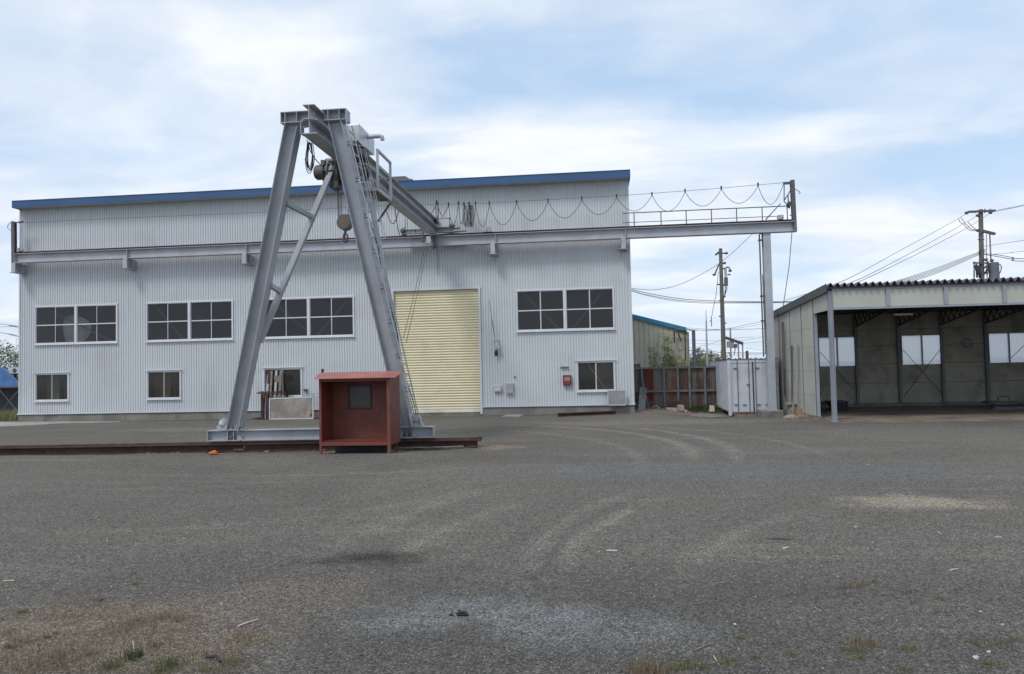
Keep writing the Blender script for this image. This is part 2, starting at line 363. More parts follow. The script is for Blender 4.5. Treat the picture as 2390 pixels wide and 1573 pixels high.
    g = G(2150, 1172); blotch(g.x, g.y, 1.4, .75, .1, (.50, .42, .32), .9, 2.4, .1)
    g = G(2120, 1186); blotch(g.x, g.y, .9, .14, .1, (.24, .22, .19), .6, 1.3)
    g = G(880, 1300); blotch(g.x, g.y, .80, .36, .25, (.05, .038, .032), .95, 1.7, .2)
    g = G(935, 1310); blotch(g.x, g.y, .6, .32, .6, (.10, .078, .064), .7, 1.7, .1)
    g = G(1080, 1430); blotch(g.x, g.y, 1.3, .6, .1, (.33, .335, .335), .6, 2.4, .1)
    g = G(1400, 1470); blotch(g.x, g.y, 1.1, .5, .0, (.30, .305, .31), .4, 1.2)
    g = G(200, 1480); blotch(g.x, g.y, 2.0, 1.0, .0, (.30, .24, .17), .7, 1.5)
    g = G(620, 1400); blotch(g.x, g.y, 1.3, .8, .3, (.27, .215, .17), .5, 1.3)
    g = G(2100, 1440); blotch(g.x, g.y, 1.5, .5, .0, (.20, .19, .165), .5, 1.3)
    g = G(1820, 1258); blotch(g.x, g.y, .22, .10, .0, (.045, .04, .035), .7, 1.2)
    g = G(1760, 1105); blotch(g.x, g.y, .6, .3, .0, (.34, .30, .25), .5, 1.3)
    g = G(1180, 1043); blotch(g.x, g.y, .7, .55, .0, (.38, .29, .21), .75, 1.4)
    g = G(1560, 985); blotch(g.x, g.y, 5.0, 1.4, .0, (.37, .32, .265), .5, 1.0)
    g = G(1700, 1100); blotch(g.x, g.y, 6.0, 1.6, -.05, (.215, .217, .228), .5, 1.0)
    g = G(600, 1000); blotch(g.x, g.y, 7.0, 1.2, .0, (.36, .32, .265), .5, 1.0)
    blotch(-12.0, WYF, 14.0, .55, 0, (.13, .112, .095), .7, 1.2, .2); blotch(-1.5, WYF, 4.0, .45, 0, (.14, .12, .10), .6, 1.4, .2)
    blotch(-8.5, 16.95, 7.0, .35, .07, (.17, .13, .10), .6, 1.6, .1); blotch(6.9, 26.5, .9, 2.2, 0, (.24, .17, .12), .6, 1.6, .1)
    # stones, small and coarse
    v1 = t.n('ShaderNodeTexVoronoi', {'Vector': pos, 'Scale': 58.0, 'Randomness': 1.0})
    v2 = t.n('ShaderNodeTexVoronoi', {'Vector': pos, 'Scale': 130.0, 'Randomness': 1.0})
    bw1 = t.n('ShaderNodeRGBToBW', {0: (v1, 1)}); bw2 = t.n('ShaderNodeRGBToBW', {0: (v2, 1)})
    gr = t.m('ADD', t.m('MULTIPLY', bw1, .65), t.m('MULTIPLY', bw2, .55))
    gr = t.m('MULTIPLY', t.m('POWER', gr, 1.5), 1.75)
    grc = t.n('ShaderNodeCombineColor', {0: gr, 1: gr, 2: t.m('MULTIPLY', gr, .98)})
    fin = t.mix(.80, O(base), grc, 'MULTIPLY')
    sk = t.noise(pos, 9, 8, .85); sk2 = t.noise(pos, 24, 4, .8)
    skv = t.m('ADD', t.m('MULTIPLY', t.m('SUBTRACT', (sk, 0), .5), 2.2), t.m('MULTIPLY', t.m('SUBTRACT', (sk2, 0), .5), 1.6))
    skv = t.m('ADD', skv, 1.0, clamp=False); skc = t.n('ShaderNodeCombineColor', {0: skv, 1: skv, 2: skv})
    fin = t.mix(.75, O(fin), skc, 'MULTIPLY')
    fn = t.noise(pos, 240, 2, .5)
    crack = t.smooth((v1, 0), .30, .75)
    fin = t.mix(t.m('MULTIPLY', crack, .5), O(fin), (.03, .029, .028))
    fin = t.mix(t.smooth((fn, 0), .66, .78), O(fin), (.34, .33, .31))
    hgt = t.m('SUBTRACT', t.m('MULTIPLY', trk, -.9) if False else t.m('ADD', t.m('MULTIPLY', (brk, 0), .8), 0.0), t.m('MULTIPLY', trk, 1.5))
    hgt = t.m('ADD', hgt, t.m('SUBTRACT', t.m('ADD', t.m('MULTIPLY', bw1, .5), t.m('MULTIPLY', (mid2, 0), .6)), t.m('ADD', t.m('MULTIPLY', (v1, 0), .8), t.m('MULTIPLY', (v2, 0), .3))))
    b = t.n('ShaderNodeBump', {'Height': hgt, 'Strength': .9, 'Distance': .016})
    p = t.n('ShaderNodeBsdfPrincipled', {'Base Color': O(fin), 'Roughness': .9, 'Normal': b, 'Specular IOR Level': .25})
    t.n('ShaderNodeOutputMaterial', {'Surface': p}); return m
def axis(segs):
    o = []
    for a, b, n in segs: o += list(np.linspace(a, b, n, endpoint=False))
    return o + [segs[-1][1]]
gx = axis([(-900, -40, 12), (-40, -12, 40), (-12, 9, 140), (9, 40, 30), (40, 900, 12)])
gy = axis([(-60, 2, 14), (2, 20, 150), (20, 34, 56), (34, 60, 10), (60, 1500, 14)])
gb = MB(); nx = len(gx)
for y in gy:
    for x in gx:
        z = gz(x, y)
        if y < 22 and y > 2: z += .016*noise.noise(Vector((x*.9, y*.9, 0))) + .007*noise.noise(Vector((x*3.5, y*3.5, 4)))
        gb.v.append((x, y, z))
for j in range(len(gy)-1):
    for i in range(nx-1): a = j*nx+i; gb.f.append((a, a+1, a+nx+1, a+nx))
GROUND = struct(build(gb, 'ground', ground_mat(), smooth=True))
def gmat_tint():
    m = bpy.data.materials.new('loose_stones'); m.use_nodes = True; t = NT(m.node_tree)
    g = t.n('ShaderNodeNewGeometry'); r = t.ramp((g, 8), [(0, (.06, .057, .054)), (.55, (.16, .148, .134)), (.9, (.24, .22, .19)), (1, (.42, .39, .34))])
    p = t.n('ShaderNodeBsdfPrincipled', {'Base Color': r, 'Roughness': .85}); t.n('ShaderNodeOutputMaterial', {'Surface': p}); return m
def stones():
    rng = np.random.default_rng(5); n = 26000
    u_ = rng.random(n); Y = 4.0 + 9.0*u_**1.7; X = (rng.random(n)-.5)*Y*1.55 - .10*Y
    s = (.003+.0065*rng.random(n)**3.5)*(1+.05*Y); base = np.array([(1, 0, 0), (-1, 0, 0), (0, 1, 0), (0, -1, 0), (0, 0, 1), (0, 0, -.6)], float)
    ang = rng.random(n)*6.283; V = np.zeros((n, 6, 3))
    st = base[None]*(.7+.6*rng.random((n, 6, 1)))*s[:, None, None]; st[:, :, 2] *= .65
    V[:, :, 0] = st[:, :, 0]*np.cos(ang)[:, None]-st[:, :, 1]*np.sin(ang)[:, None]+X[:, None]
    V[:, :, 1] = st[:, :, 0]*np.sin(ang)[:, None]+st[:, :, 1]*np.cos(ang)[:, None]+Y[:, None]
    Z = np.array([.016*noise.noise(Vector((x*.9, y*.9, 0))) + .007*noise.noise(Vector((x*3.5, y*3.5, 4))) for x, y in zip(X, Y)])
    V[:, :, 2] = st[:, :, 2]+(Z+s*.2)[:, None]
    F = np.array([(0, 2, 4), (2, 1, 4), (1, 3, 4), (3, 0, 4), (2, 0, 5), (1, 2, 5), (3, 1, 5), (0, 3, 5)])
    Fa = (F[None]+(np.arange(n)*6)[:, None, None]).reshape(-1, 3)
    me = bpy.data.meshes.new('gravel'); me.vertices.add(n*6); me.vertices.foreach_set('co', V.reshape(-1))
    me.loops.add(len(Fa)*3); me.loops.foreach_set('vertex_index', Fa.reshape(-1).astype(np.int32))
    me.polygons.add(len(Fa)); me.polygons.foreach_set('loop_start', np.arange(0, len(Fa)*3, 3, dtype=np.int32)); me.update(calc_edges=True)
    me.materials.append(gmat_tint()); o = bpy.data.objects.new('gravel', me); C.objects.link(o)
    tag(o, 'loose grey gravel stones lying on the yard', 'gravel', kind='stuff')
stones()
# ================================================================== FACTORY
WY = 29.91; XL, XR = -25.0, 1.47; ZB, ZT = .33, 9.32; BACK = WY+16
def wr(tl, br):  # rectangle on the wall plane from two corners
    a = P(*tl, WY); b = P(*br, WY); return min(a.x, b.x), max(a.x, b.x), min(a.z, b.z), max(a.z, b.z)
UPW = [wr((82, 717), (275.5, 802)), wr((341.5, 707), (545.5, 793)), wr((615, 697), (828.5, 785)), wr((1203.5, 674.5), (1436, 766))]
LOW = [wr((82, 872), (162, 937)), wr((343, 865.5), (424, 933)), wr((615, 860), (706.5, 925.5)), wr((1345, 842), (1437.5, 911))]
zt_ = sum(r[3] for r in UPW)/4; zb_ = sum(r[2] for r in UPW)/4; UPW = [(a, b, zb_, zt_) for a, b, _, _ in UPW]
zt_ = sum(r[3] for r in LOW)/4; zb_ = sum(r[2] for r in LOW)/4; LOW = [(a, b, zb_, zt_) for a, b, _, _ in LOW]
d0 = P(919, 681, WY); d1 = P(1116, 673, WY); DOOR = (d0.x, d1.x, 0.0, (d0.z+d1.z)/2)
fac = thing('factory_building', 'large white corrugated factory hall with blue roof edge and cream shutter door', 'building', ((XL+XR)/2, WY, 0))
def ribbed(x0, x1, z0, z1, holes, y, pitch=.110, dep=.026, sgn=-1, ztop=None):
    bp = []
    n = int((x1-x0)/pitch)+1
    for i in range(n+1):
        b = x0+i*pitch
        for f, dd in ((0, 0), (.62, 0), (.70, dep), (.92, dep)):
            bp.append((b+f*pitch, dd))
    bp = [q for q in bp if q[0] <= x1]
    xs = np.array([q[0] for q in bp]); ds = np.array([q[1] for q in bp])
    ext = [x1]+[h[0] for h in holes]+[h[1] for h in holes]
    allx = sorted(set(list(np.round(xs, 5))+[round(e, 5) for e in ext if x0 <= e <= x1]))
    mb = MB()
    for a, b in zip(allx[:-1], allx[1:]):
        if b-a < 1e-4: continue
        c = (a+b)/2; iv = [(z0, z1)]
        for h in holes:
            if h[0] < c < h[1]:
                new = []
                for p_, q_ in iv:
                    if h[3] <= p_ or h[2] >= q_: new.append((p_, q_)); continue
                    if p_ < h[2]: new.append((p_, h[2]))
                    if h[3] < q_: new.append((h[3], q_))
                iv = new
        ya, yb = y-sgn*float(np.interp(a, xs, ds)), y-sgn*float(np.interp(b, xs, ds))
        for p_, q_ in iv: mb.quad((a, ya, p_), (b, yb, p_), (b, yb, q_), (a, ya, q_))
    return mb
holes = UPW+LOW+[DOOR]
build(ribbed(XL+.06, XR-.06, ZB, ZT, holes, WY), 'front_wall', M_['siding'], fac)
mb = MB(); mb.box(XL, XL+.06, WY-.03, WY+.06, ZB, ZT); mb.box(XR-.06, XR, WY-.03, WY+.06, ZB, ZT)
for k in (0, 1):   # side walls, ribbed along Y
    x = (XL+.005, XR-.005)[k]; n = int((BACK-WY)/.107); ys = []
    for i in range(n):
        b = WY+.06+i*.107
        for f, dd in ((0, 0), (.6, 0), (.7, .015), (.9, .015)): ys.append((b+f*.107, dd*(1 if k == 0 else -1)))
    for (a, da), (b, db) in zip(ys[:-1], ys[1:]): mb.quad((x+da, a, ZB), (x+db, b, ZB), (x+db, b, ZT), (x+da, a, ZT))
build(mb, 'side_wall', M_['siding'], fac)
mb = MB(); mb.box(XL, XR, BACK-.1, BACK, 0, ZT); build(mb, 'back_wall', M_['siding'], fac)
mb = MB(); mb.box(XL-.02, DOOR[0]-.09, WY-.075, WY-.028, ZB-.005, ZB+.055); mb.box(DOOR[1]+.09, XR+.02, WY-.075, WY-.028, ZB-.005, ZB+.055)
build(mb, 'drip_edge', M_['siding'], fac)
mb = MB(); mb.box(XL+.01, DOOR[0]-.05, WY-.02, WY+.2, -.35, ZB-.006); mb.box(DOOR[1]+.05, XR-.01, WY-.02, WY+.2, -.35, ZB-.006)
mb.box(XL+.01, XL+.2, WY+.21, BACK, -.35, ZB-.006); mb.box(XR-.2, XR-.01, WY+.21, BACK, -.35, ZB-.006)
build(mb, 'foundation', M_['fnd'], fac)
# roof
FY = WY-.5; fl = P(28, 472, FY); fl2 = P(28, 487.5, FY); fr = P(1469, 395, FY); fr2 = P(1469, 411, FY)
zf1 = (fl.z+fr.z)/2; zf0 = (fl2.z+fr2.z)/2; XFL, XFR = fl.x, XR+.06
mb = MB(); mb.box(XFL, XFR, FY-.012, FY+.012, zf0, zf1); mb.box(XFL, XFR, FY-.03, FY+.03, zf1+.001, zf1+.025)
mb.box(XFL, XFL+.02, FY+.013, BACK+.3, zf0, zf1); mb.box(XFR-.02, XFR, FY+.013, BACK+.3, zf0, zf1)
build(mb, 'roof_fascia', M_['blue'], fac)
mb = MB(); mb.add([(XFL+.02, FY+.013, zf0+.02), (XFR-.02, FY+.013, zf0+.02), (XFR-.02, WY+.03, ZT+.004), (XFL+.02, WY+.03, ZT+.004)], [(0, 1, 2, 3)])
mb.add([(XFL+.02, FY+.05, zf0+.02), (XL, FY+.05, zf0+.02), (XL, BACK, ZT), (XFL+.02, BACK, zf0)], [(0, 1, 2, 3)])
build(mb, 'soffit', M_['soffit'], fac)
mb = MB(); mb.box(XFL+.021, XFR-.021, FY+.02, BACK+.29, zf1-.12, zf1-.04); roof = build(mb, 'roof', M_['roof'], fac)
va = P(914, 421, WY+3); vb = P(959, 421, WY+3)
mb = MB(); z0 = zf1-.04; zt = P(930, 411.5, WY+3).z
mb.prism([(va.x-.5, WY+3, z0), (vb.x, WY+3, z0), (vb.x, WY+3, zt-.18), (vb.x-.25, WY+3, zt), (va.x-.4, WY+3, zt), (va.x-.5, WY+3, zt-.1)], (0, 1.1, 0))
mb.box(va.x-.6, vb.x+.08, WY+2.9, WY+4.2, zt-.24, zt-.17)
build(mb, 'roof_ventilator', M_['roof'], roof)
# interior
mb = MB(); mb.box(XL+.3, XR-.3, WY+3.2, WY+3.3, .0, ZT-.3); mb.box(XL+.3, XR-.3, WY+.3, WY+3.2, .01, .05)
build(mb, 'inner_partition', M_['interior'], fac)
def window(rect, halves, rows, braces, gl, divs=2, name='window', lip=0):
    a, b, z0, z1 = rect; mb = MB(); f = .055; yo, yi = WY-.045, WY+.05
    mb.box(a, a+f, yo, yi, z0, z1); mb.box(b-f, b, yo, yi, z0, z1); mb.box(a+f, b-f, yo-.002, yi, z0, z0+f*1.1); mb.box(a+f, b-f, yo, yi, z1-f, z1)
    mb.box(a-.03, b+.03, yo-.045, yo-.0025, z0-.025, z0-.001)
    if lip: mb.box(a-.05, b+.04, yo-.05, yo+.01, z1+.001, z1+.035)
    wpl = (b-a)/halves
    for h in range(1, halves): x = a+wpl*h; mb.box(x-.05, x+.05, yo-.003, yi, z0+f*1.1, z1-f)
    fr_ = build(mb, name, M_['alu'], fac, bevel=.004)
    sash = MB(); pane = MB()
    for h in range(halves):
        x0 = a+wpl*h+(f if h == 0 else .05); x1 = a+wpl*(h+1)-(f if h == halves-1 else .05)
        for k in range(divs):
            xa = x0+(x1-x0)*k/divs; xb = x0+(x1-x0)*(k+1)/divs; yy = WY-.02 if k else WY+.012
            s = .022
            zs = [z0+f*1.1+(z1-f-z0-f*1.1)*r/rows for r in range(rows+1)]
            sash.box(xa, xa+s, yy-.012, yy+.012, zs[0], zs[-1]); sash.box(xb-s, xb, yy-.012, yy+.012, zs[0], zs[-1])
            sash.box(xa+s, xb-s, yy-.012, yy+.012, zs[0], zs[0]+s); sash.box(xa+s, xb-s, yy-.012, yy+.012, zs[-1]-s, zs[-1])
            for r in range(1, rows): sash.box(xa+s, xb-s, yy-.0125, yy+.0125, zs[r]-s, zs[r]+s)
            pane.quad((xa+s, yy+.004, zs[0]+s), (xb-s, yy+.004, zs[0]+s), (xb-s, yy+.004, zs[-1]-s), (xa+s, yy+.004, zs[-1]-s))
    build(sash, 'sash', M_['alu'], fr_); build(pane, 'pane', gl, fr_)
    return fr_
BR = {0: [(.05, 1.0, .95, 0.0, 0)], 1: [(0.05, 1, .42, .0, 0)], 2: [(.05, 1, .55, 0, 0), (.95, 1.0, .55, 0, 0)], 3: [(.05, 1, .45, 0, 0), (.92, 1, .55, .0, 0)]}
ibm = MB()
for i, r in enumerate(UPW):
    window(r, 2, 2, None, M_['glass'])
    a, b, z0, z1 = r
    for u0, v0, u1, v1, _ in BR[i]:
        ibm = MB(); ibm.bar((a+(b-a)*u0, WY+.16, z0+(z1-z0)*v0), (a+(b-a)*u1, WY+.16, z0+(z1-z0)*v1), .012, .07, (0, 0, 1)); build(ibm, 'inner_brace', M_['inbrace'], fac)
for i, r in enumerate(LOW): window(r, 1, 1, None, M_['glass_c'], lip=1)
a, b, z0, z1 = LOW[3]
ibm = MB(); ibm.bar((a+.25*(b-a), WY+.2, z1), (a+.78*(b-a), WY+.2, z0), .012, .03); build(ibm, 'inner_brace', M_['boxgrey'], fac); ibm = MB(); ibm.bar((b-.25*(b-a), WY+.24, z1), (a+.5*(b-a), WY+.24, z0+.5*(z1-z0)), .012, .03)
build(ibm, 'inner_brace', M_['inbrace'], fac)
# goods standing right behind the low windows
def inner(r, items):
    a, b, z0, z1 = r
    for (u0, u1, v0, v1, dy, m, nm, lb, ct) in items:
        mb = MB(); x0, x1 = a+(b-a)*u0, a+(b-a)*u1; zz0, zz1 = z0+(z1-z0)*v0, z0+(z1-z0)*v1
        mb.box(x0, x1, WY+dy, WY+dy+.06, zz0, zz1)
        if ct == 'pallet rack':
            mb = MB()
            for xx in (x0, x0+(x1-x0)*.3, x1-.04): mb.box(xx, xx+.035, WY+dy, WY+dy+.05, zz0, zz1)
            for zz_ in (zz0+.1, zz0+(zz1-zz0)*.78): mb.box(x0, x1, WY+dy-.002, WY+dy+.04, zz_, zz_+.04)
        solo(mb, nm, m, lb, ct)
inner(LOW[0], [(.1, .46, -.3, .95, .5, pm('tan_board', (.34, .33, .2), .8), 'board', 'dull olive board behind the leftmost low window', 'board'),
               (.52, 1.0, -.3, 1.1, .4, M_['inbrace'], 'storage_rack', 'pale rack frame behind the leftmost low window', 'pallet rack')])
inner(LOW[1], [(.0, .5, -.3, 1.1, .5, pm('brown_board', (.30, .18, .11), .8), 'board', 'brown board behind the second low window from the left', 'board'),
               (.52, 1.0, -.3, 1.1, .35, M_['inbrace'], 'storage_rack', 'pale rack frame behind the second low window from the left', 'pallet rack')])
inner(LOW[3], [(.52, 1.02, -.3, .92, .6, pm('brown_sheet', (.26, .20, .14), .8), 'board', 'large brown board behind the low window by the red box', 'board')])
# bright glow in the first upper window, added as a pale rounded sheet inside
a, b, z0, z1 = UPW[0]; mb = MB(); pts = []
for k in range(28):
    t = 2*math.pi*k/28; rr = 1+.1*math.sin(3*t+1)
    pts.append((a+(b-a)*(.43+.17*math.cos(t)*rr), WY+.35, z0+(z1-z0)*(.36+.42*math.sin(t)*rr)))
mb.prism(pts, (0, .02, 0)); solo(mb, 'glow_sheet', pm('pale_glow', (.62, .68, .62), .9), 'pale sheet added as the bright glow in the leftmost upper window', 'sheet')
# shutter door
a, b, z0, z1 = DOOR; mb = MB(); n = int((z1-.25)/.105); prof = []
for i in range(n):
    zb = .25+i*(z1-.25)/n; hh = (z1-.25)/n
    for f in (0, .12, .25, .45, .65, .82, .93): prof.append((zb+f*hh, .032*math.sin(math.pi*min(1, f/.93))**.6))
prof.append((z1, 0))
for (za, da), (zb, db) in zip(prof[:-1], prof[1:]): mb.quad((a, WY+.075-da, za), (b, WY+.075-db*0-da, za), (b, WY+.075-db, zb), (a, WY+.075-db, zb))
sh = build(mb, 'shutter_door', M_['shutter'], fac, smooth=True)
mb = MB(); mb.box(a, b, WY+.02, WY+.10, .14, .249); build(mb, 'bottom_rail', M_['shutrail'], sh, bevel=.008)
mb = MB(); mb.box(a-.09, a, WY-.06, WY+.12, .05, z1+.07); mb.box(b, b+.09, WY-.06, WY+.12, .05, z1+.07); mb.box(a, b, WY-.061, WY+.12, z1, z1+.07)
build(mb, 'door_frame', M_['siding'], sh)
mb = MB(); mb.box(a, b, WY-.02, WY+.35, -.3, .137); build(mb, 'door_sill', M_['apron_b'], sh)
# wall-mounted items
def wb(tl, br, dep, name, m, label, cat, inset=None, mi=None, extra=None):
    a, b, z0, z1 = wr(tl, br); y1 = WY-.002
    t = thing(name, label, cat, ((a+b)/2, y1, z0))
    mb = MB(); mb.box(a, b, y1-dep, y1, z0, z1); build(mb, 'case', m, t, bevel=.008)
    if inset:
        u0, u1, v0, v1 = inset; mb = MB(); mb.box(a+(b-a)*u0, a+(b-a)*u1, y1-dep-.012, y1-dep+.002, z0+(z1-z0)*v0, z0+(z1-z0)*v1); build(mb, 'cover_plate', mi, t)
    return t, (a, b, z0, z1, y1-dep)
wb((1154, 900.5), (1171, 914), .12, 'meter_box', M_['boxgrey'], 'small ivory-faced meter box on the white wall right of the shutter', 'meter box', (.1, .86, .14, .86), M_['boxlight'])
wb((1181, 894), (1199, 918), .14, 'switch_cabinet', M_['boxgrey'], 'upright grey switch cabinet beside the small meter box on the wall', 'cabinet', (.12, .88, .10, .9), pm('cab_face', (.34, .36, .37), .5))
t, (a, b, z0, z1, yf) = wb((1314, 875.5), (1334, 898.5), .16, 'alarm_box', pm('alarm_red', (.17, .02, .018), .45), 'red alarm box with pale label on the white wall beside the low window', 'alarm box', (.17, .86, .42, .82), M_['pink'])
for k in range(2):
    mb = MB(); xc = a+(b-a)*(.36+.32*k); mb.cyl((xc, yf-.015, z0+(z1-z0)*.22), (xc, yf+.002, z0+(z1-z0)*.22), .045, 14); build(mb, 'button', pm('dull_button', (.12, .07, .06), .5), t)
a, b, z0, z1 = wr((1307.5, 854), (1326.5, 857.5)); mb = MB(); mb.box(a, b, WY-.05, WY-.002, z0, z1); mb.box(a+.01, b-.01, WY-.11, WY-.051, z0+.03, z1)
solo(mb, 'small_ledge', M_['boxgrey'], 'narrow grey ledge on the wall above the red alarm box', 'ledge')
a, b, z0, z1 = wr((1200.5, 878.5), (1204, 881)); mb = MB(); mb.box(a, b, WY-.05, WY-.002, z0, z1); mb.cyl(((a+b)/2, WY-.09, (z0+z1)/2), ((a+b)/2, WY-.05, (z0+z1)/2), .02, 8)
solo(mb, 'wall_switch', M_['blackm'], 'tiny black switch on the white wall above the switch cabinet', 'switch')
t = thing('wall_antenna', 'thin metal rod aerial on a bracket beside the shutter door', 'antenna', P(1155, 800, WY-.1))
mb = MB(); p0 = P(1141.5, 700, WY-.28); p1 = P(1148, 745, WY-.28); p2 = P(1155, 788, WY-.28); mb.tube([p0, p1], .012, 6); mb.tube([p1, p2], .02, 6); build(mb, 'rod', M_['wire'], t)
mb = MB()
for (x0, x1, yy) in ((1150, 1163, 794), (1154, 1168, 812)): mb.bar(P(x0, yy, WY-.2), P(x1, yy, WY-.2), .05, .05)
for xx in (1155, 1160): mb.bar(P(xx, 791, WY-.24), P(xx+.5, 815, WY-.24), .035, .035, (0, 1, 0))
for (xx, yy) in ((1152, 794), (1163, 794), (1157, 812), (1165, 812)): q = P(xx, yy, WY); mb.bar((q.x, WY-.17, q.z), (q.x, WY-.002, q.z), .04, .04)
build(mb, 'bracket', M_['steel_l'], t)
mb = MB(); q = P(1158, 824, WY-.14); mb.blob(q, .09, .8, .8, 1.4, 3, .1); build(mb, 'lamp_head', M_['blackm'], t, smooth=True)
a, b, z0, z1 = wr((713, 909), (716, 912)); mb = MB(); mb.box(a-.05, b+.05, WY-.1, WY-.002, z0, z1+.02); mb.box(a-.02, a+.04, WY-.14, WY-.1, z0-.03, z1)
solo(mb, 'wall_hook', M_['steel_d'], 'small rusty hook on the wall right of the third low window', 'hook')
# ------------------------------------------------------------------ expanded metal grilles
def grille(name, p0, p1, p2, p3, label, nx_, nz_, mfr, mmesh):
    # corner order: bottom-left, bottom-right, top-right, top-left
    t = thing(name, label, 'grille', (Vector(p0)+Vector(p1))/2)
    p0, p1, p2, p3 = map(Vector, (p0, p1, p2, p3)); nrm = (p1-p0).cross(p3-p0).normalized()
    mb = MB()
    for a, b in ((p0, p1), (p1, p2), (p2, p3), (p3, p0)): mb.bar(a, b, .045, .05, nrm)
    build(mb, 'frame', mfr, t)
    mb = MB()
    def q(u, v): return (p0*(1-u)+p1*u)*(1-v)+(p3*(1-u)+p2*u)*v
    for i in range(nx_):
        for j in range(nz_):
            u0 = (i+(.5 if j % 2 else 0))/nx_; v0 = j/nz_; du = .5/nx_; dv = 1.0/nz_
            if u0-du < 0 or u0+du > 1: continue
            c = [q(u0-du, v0+dv*.5), q(u0, v0+dv*1.0), q(u0+du, v0+dv*.5), q(u0, v0)]
            for a, b in ((c[0], c[1]), (c[1], c[2])): mb.bar(a, b, .038, .012, nrm)
            for a, b in ((c[2], c[3]), (c[3], c[0])): mb.bar(a+nrm*.006, b+nrm*.006, .030, .012, nrm)
    build(mb, 'mesh', mmesh, t)
    mb = MB(); o = -nrm*(.05 if nrm.y < 0 else -.05); mb.quad(p0+o, p1+o, p2+o, p3+o); build(mb, 'backing_sheet', pm('mesh_backing', (.06, .05, .047), .8), t)
    return t
YG = 28.95
g0 = P(629.5, 977, YG); g1 = P(731, 974, YG); z0 = .03
grille('expanded_metal_panel', (g0.x, YG, z0), (g1.x, YG, z0), (P(730.5, 928, 29.2).x, 29.2, P(730, 927, 29.2).z), (P(629.5, 930, 29.2).x, 29.2, P(629.5, 931, 29.2).z),
       'rusty expanded metal panel leaning on the factory wall behind the red hut', 15, 13, M_['steel_l'], pm('rusty_mesh', (.27, .235, .21), .7, var=.35, scale=1.2, rust=(.58, 2)))
a, b, z0, z1 = wr((1419, 911.5), (1460, 944))
grille('expanded_metal_panel', (a, WY-.28, z0), (b, WY-.28, z0), (b, WY-.24, z1), (a, WY-.24, z1), 'small grey mesh grille over a wall opening below the right low window', 8, 8, M_['steel_l'], pm('grey_mesh', (.33, .33, .335), .6, var=.2))
# rusty rack with steel sections beside it
t = thing('rusty_rack', 'rusty steel trestle rack standing before the third low window', 'rack', G(632, 979))
mb = MB(); Yr = 29.36
tb = [P(600, 917.5, Yr), P(667, 916.5, Yr)]
mb.bar(tb[0], tb[1], .06, .05); mb.bar(tb[0]+Vector((.05, .35, -.0)), tb[1]+Vector((.05, .35, 0)), .06, .05)
for k in range(5): x = tb[0].x+.1+(tb[1].x-tb[0].x-.2)*k/4; mb.bar((x, Yr, tb[0].z+.045), (x, Yr+.36, tb[0].z+.045), .05, .03)
build(mb, 'top_frame', M_['rustd'], t)
for k, (x, dy) in enumerate(((612, 0), (612, .30), (624, 0), (663, .30))):
    q = P(x, 940, Yr); mb = MB(); mb.bar((q.x, Yr+dy, 0), (q.x, Yr+dy, tb[0].z-.03), .09, .09, (0, 1, 0)); build(mb, 'leg', M_['rustd'], t)
mb = MB(); q0 = P(604, 976, Yr); q1 = P(628, 976, Yr)
for k in range(9):
    x = q0.x+(q1.x-q0.x+.6)*random.Random(k).random(); mb.bar((x-.35, Yr+.05*k-.1, .04), (x-.05, Yr+.05*k-.05, .05+.02*(k % 3)), .06, .05)
solo(mb, 'scrap_heap', M_['rustd'], 'heap of rusty iron offcuts on the ground under the rusty rack', 'scrap')
for k, (x, m, top) in enumerate(((622.5, 'rustd', 863), (628.5, 'wood', 863), (639, 'steel_l', 862), (649.5, 'wood', 862), (619, 'steel_l', 872))):
    q = P(x, 930, WY-.38-.02*k); tp = P(x, top, WY-.12)
    mb = MB(); mb.bar((q.x, q.y, .02), (q.x-.01, WY-.11, tp.z-.05), .09 if k != 3 else .11, .05, (0, 1, 0))
    solo(mb, 'steel_section', M_[m], ('dark rusty bar leaning on the third low window', 'leftmost tan bar leaning on the third low window', 'light grey channel leaning on the third low window',
         'tan bar next to the small board at the third low window', 'grey bar at the left frame edge of the third low window')[k], 'steel bar')
mb = MB(); q = P(648, 884, WY-.6); mb.box(q.x-.14, q.x+.16, WY-.62, WY-.6, q.z-.14, q.z+.14); solo(mb, 'notice_board', M_['wood'], 'small tan board tied among the bars before the third low window', 'board')
t = thing('grey_frame', 'low grey steel frame between the mesh panel and red hut', 'frame', G(738, 975))
mb = MB(); Yf = WY-.5; a = P(727, 919, Yf); b = P(745, 919, Yf)
for z in (a.z, a.z-.14): mb.bar((a.x, Yf, z), (b.x+.5, Yf, z), .03, .03)
build(mb, 'rail', M_['steel_l'], t)
for x in (a.x, a.x+.06, b.x+.5):
    mb = MB(); mb.bar((x, Yf, 0), (x, Yf, a.z+.03), .04, .04, (0, 1, 0)); build(mb, 'post', M_['steel_l'], t)
mb = MB(); q0 = G(1302.5, 972); q1 = G(1437, 966.5); mb.ibeam((q0.x, q0.y-.15, .07), (q1.x, q1.y-.05, .07), .13, .12, (0, 0, 1))
solo(mb, 'steel_beam', M_['rustd'], 'dark rusty steel beam lying along the factory foundation', 'beam')
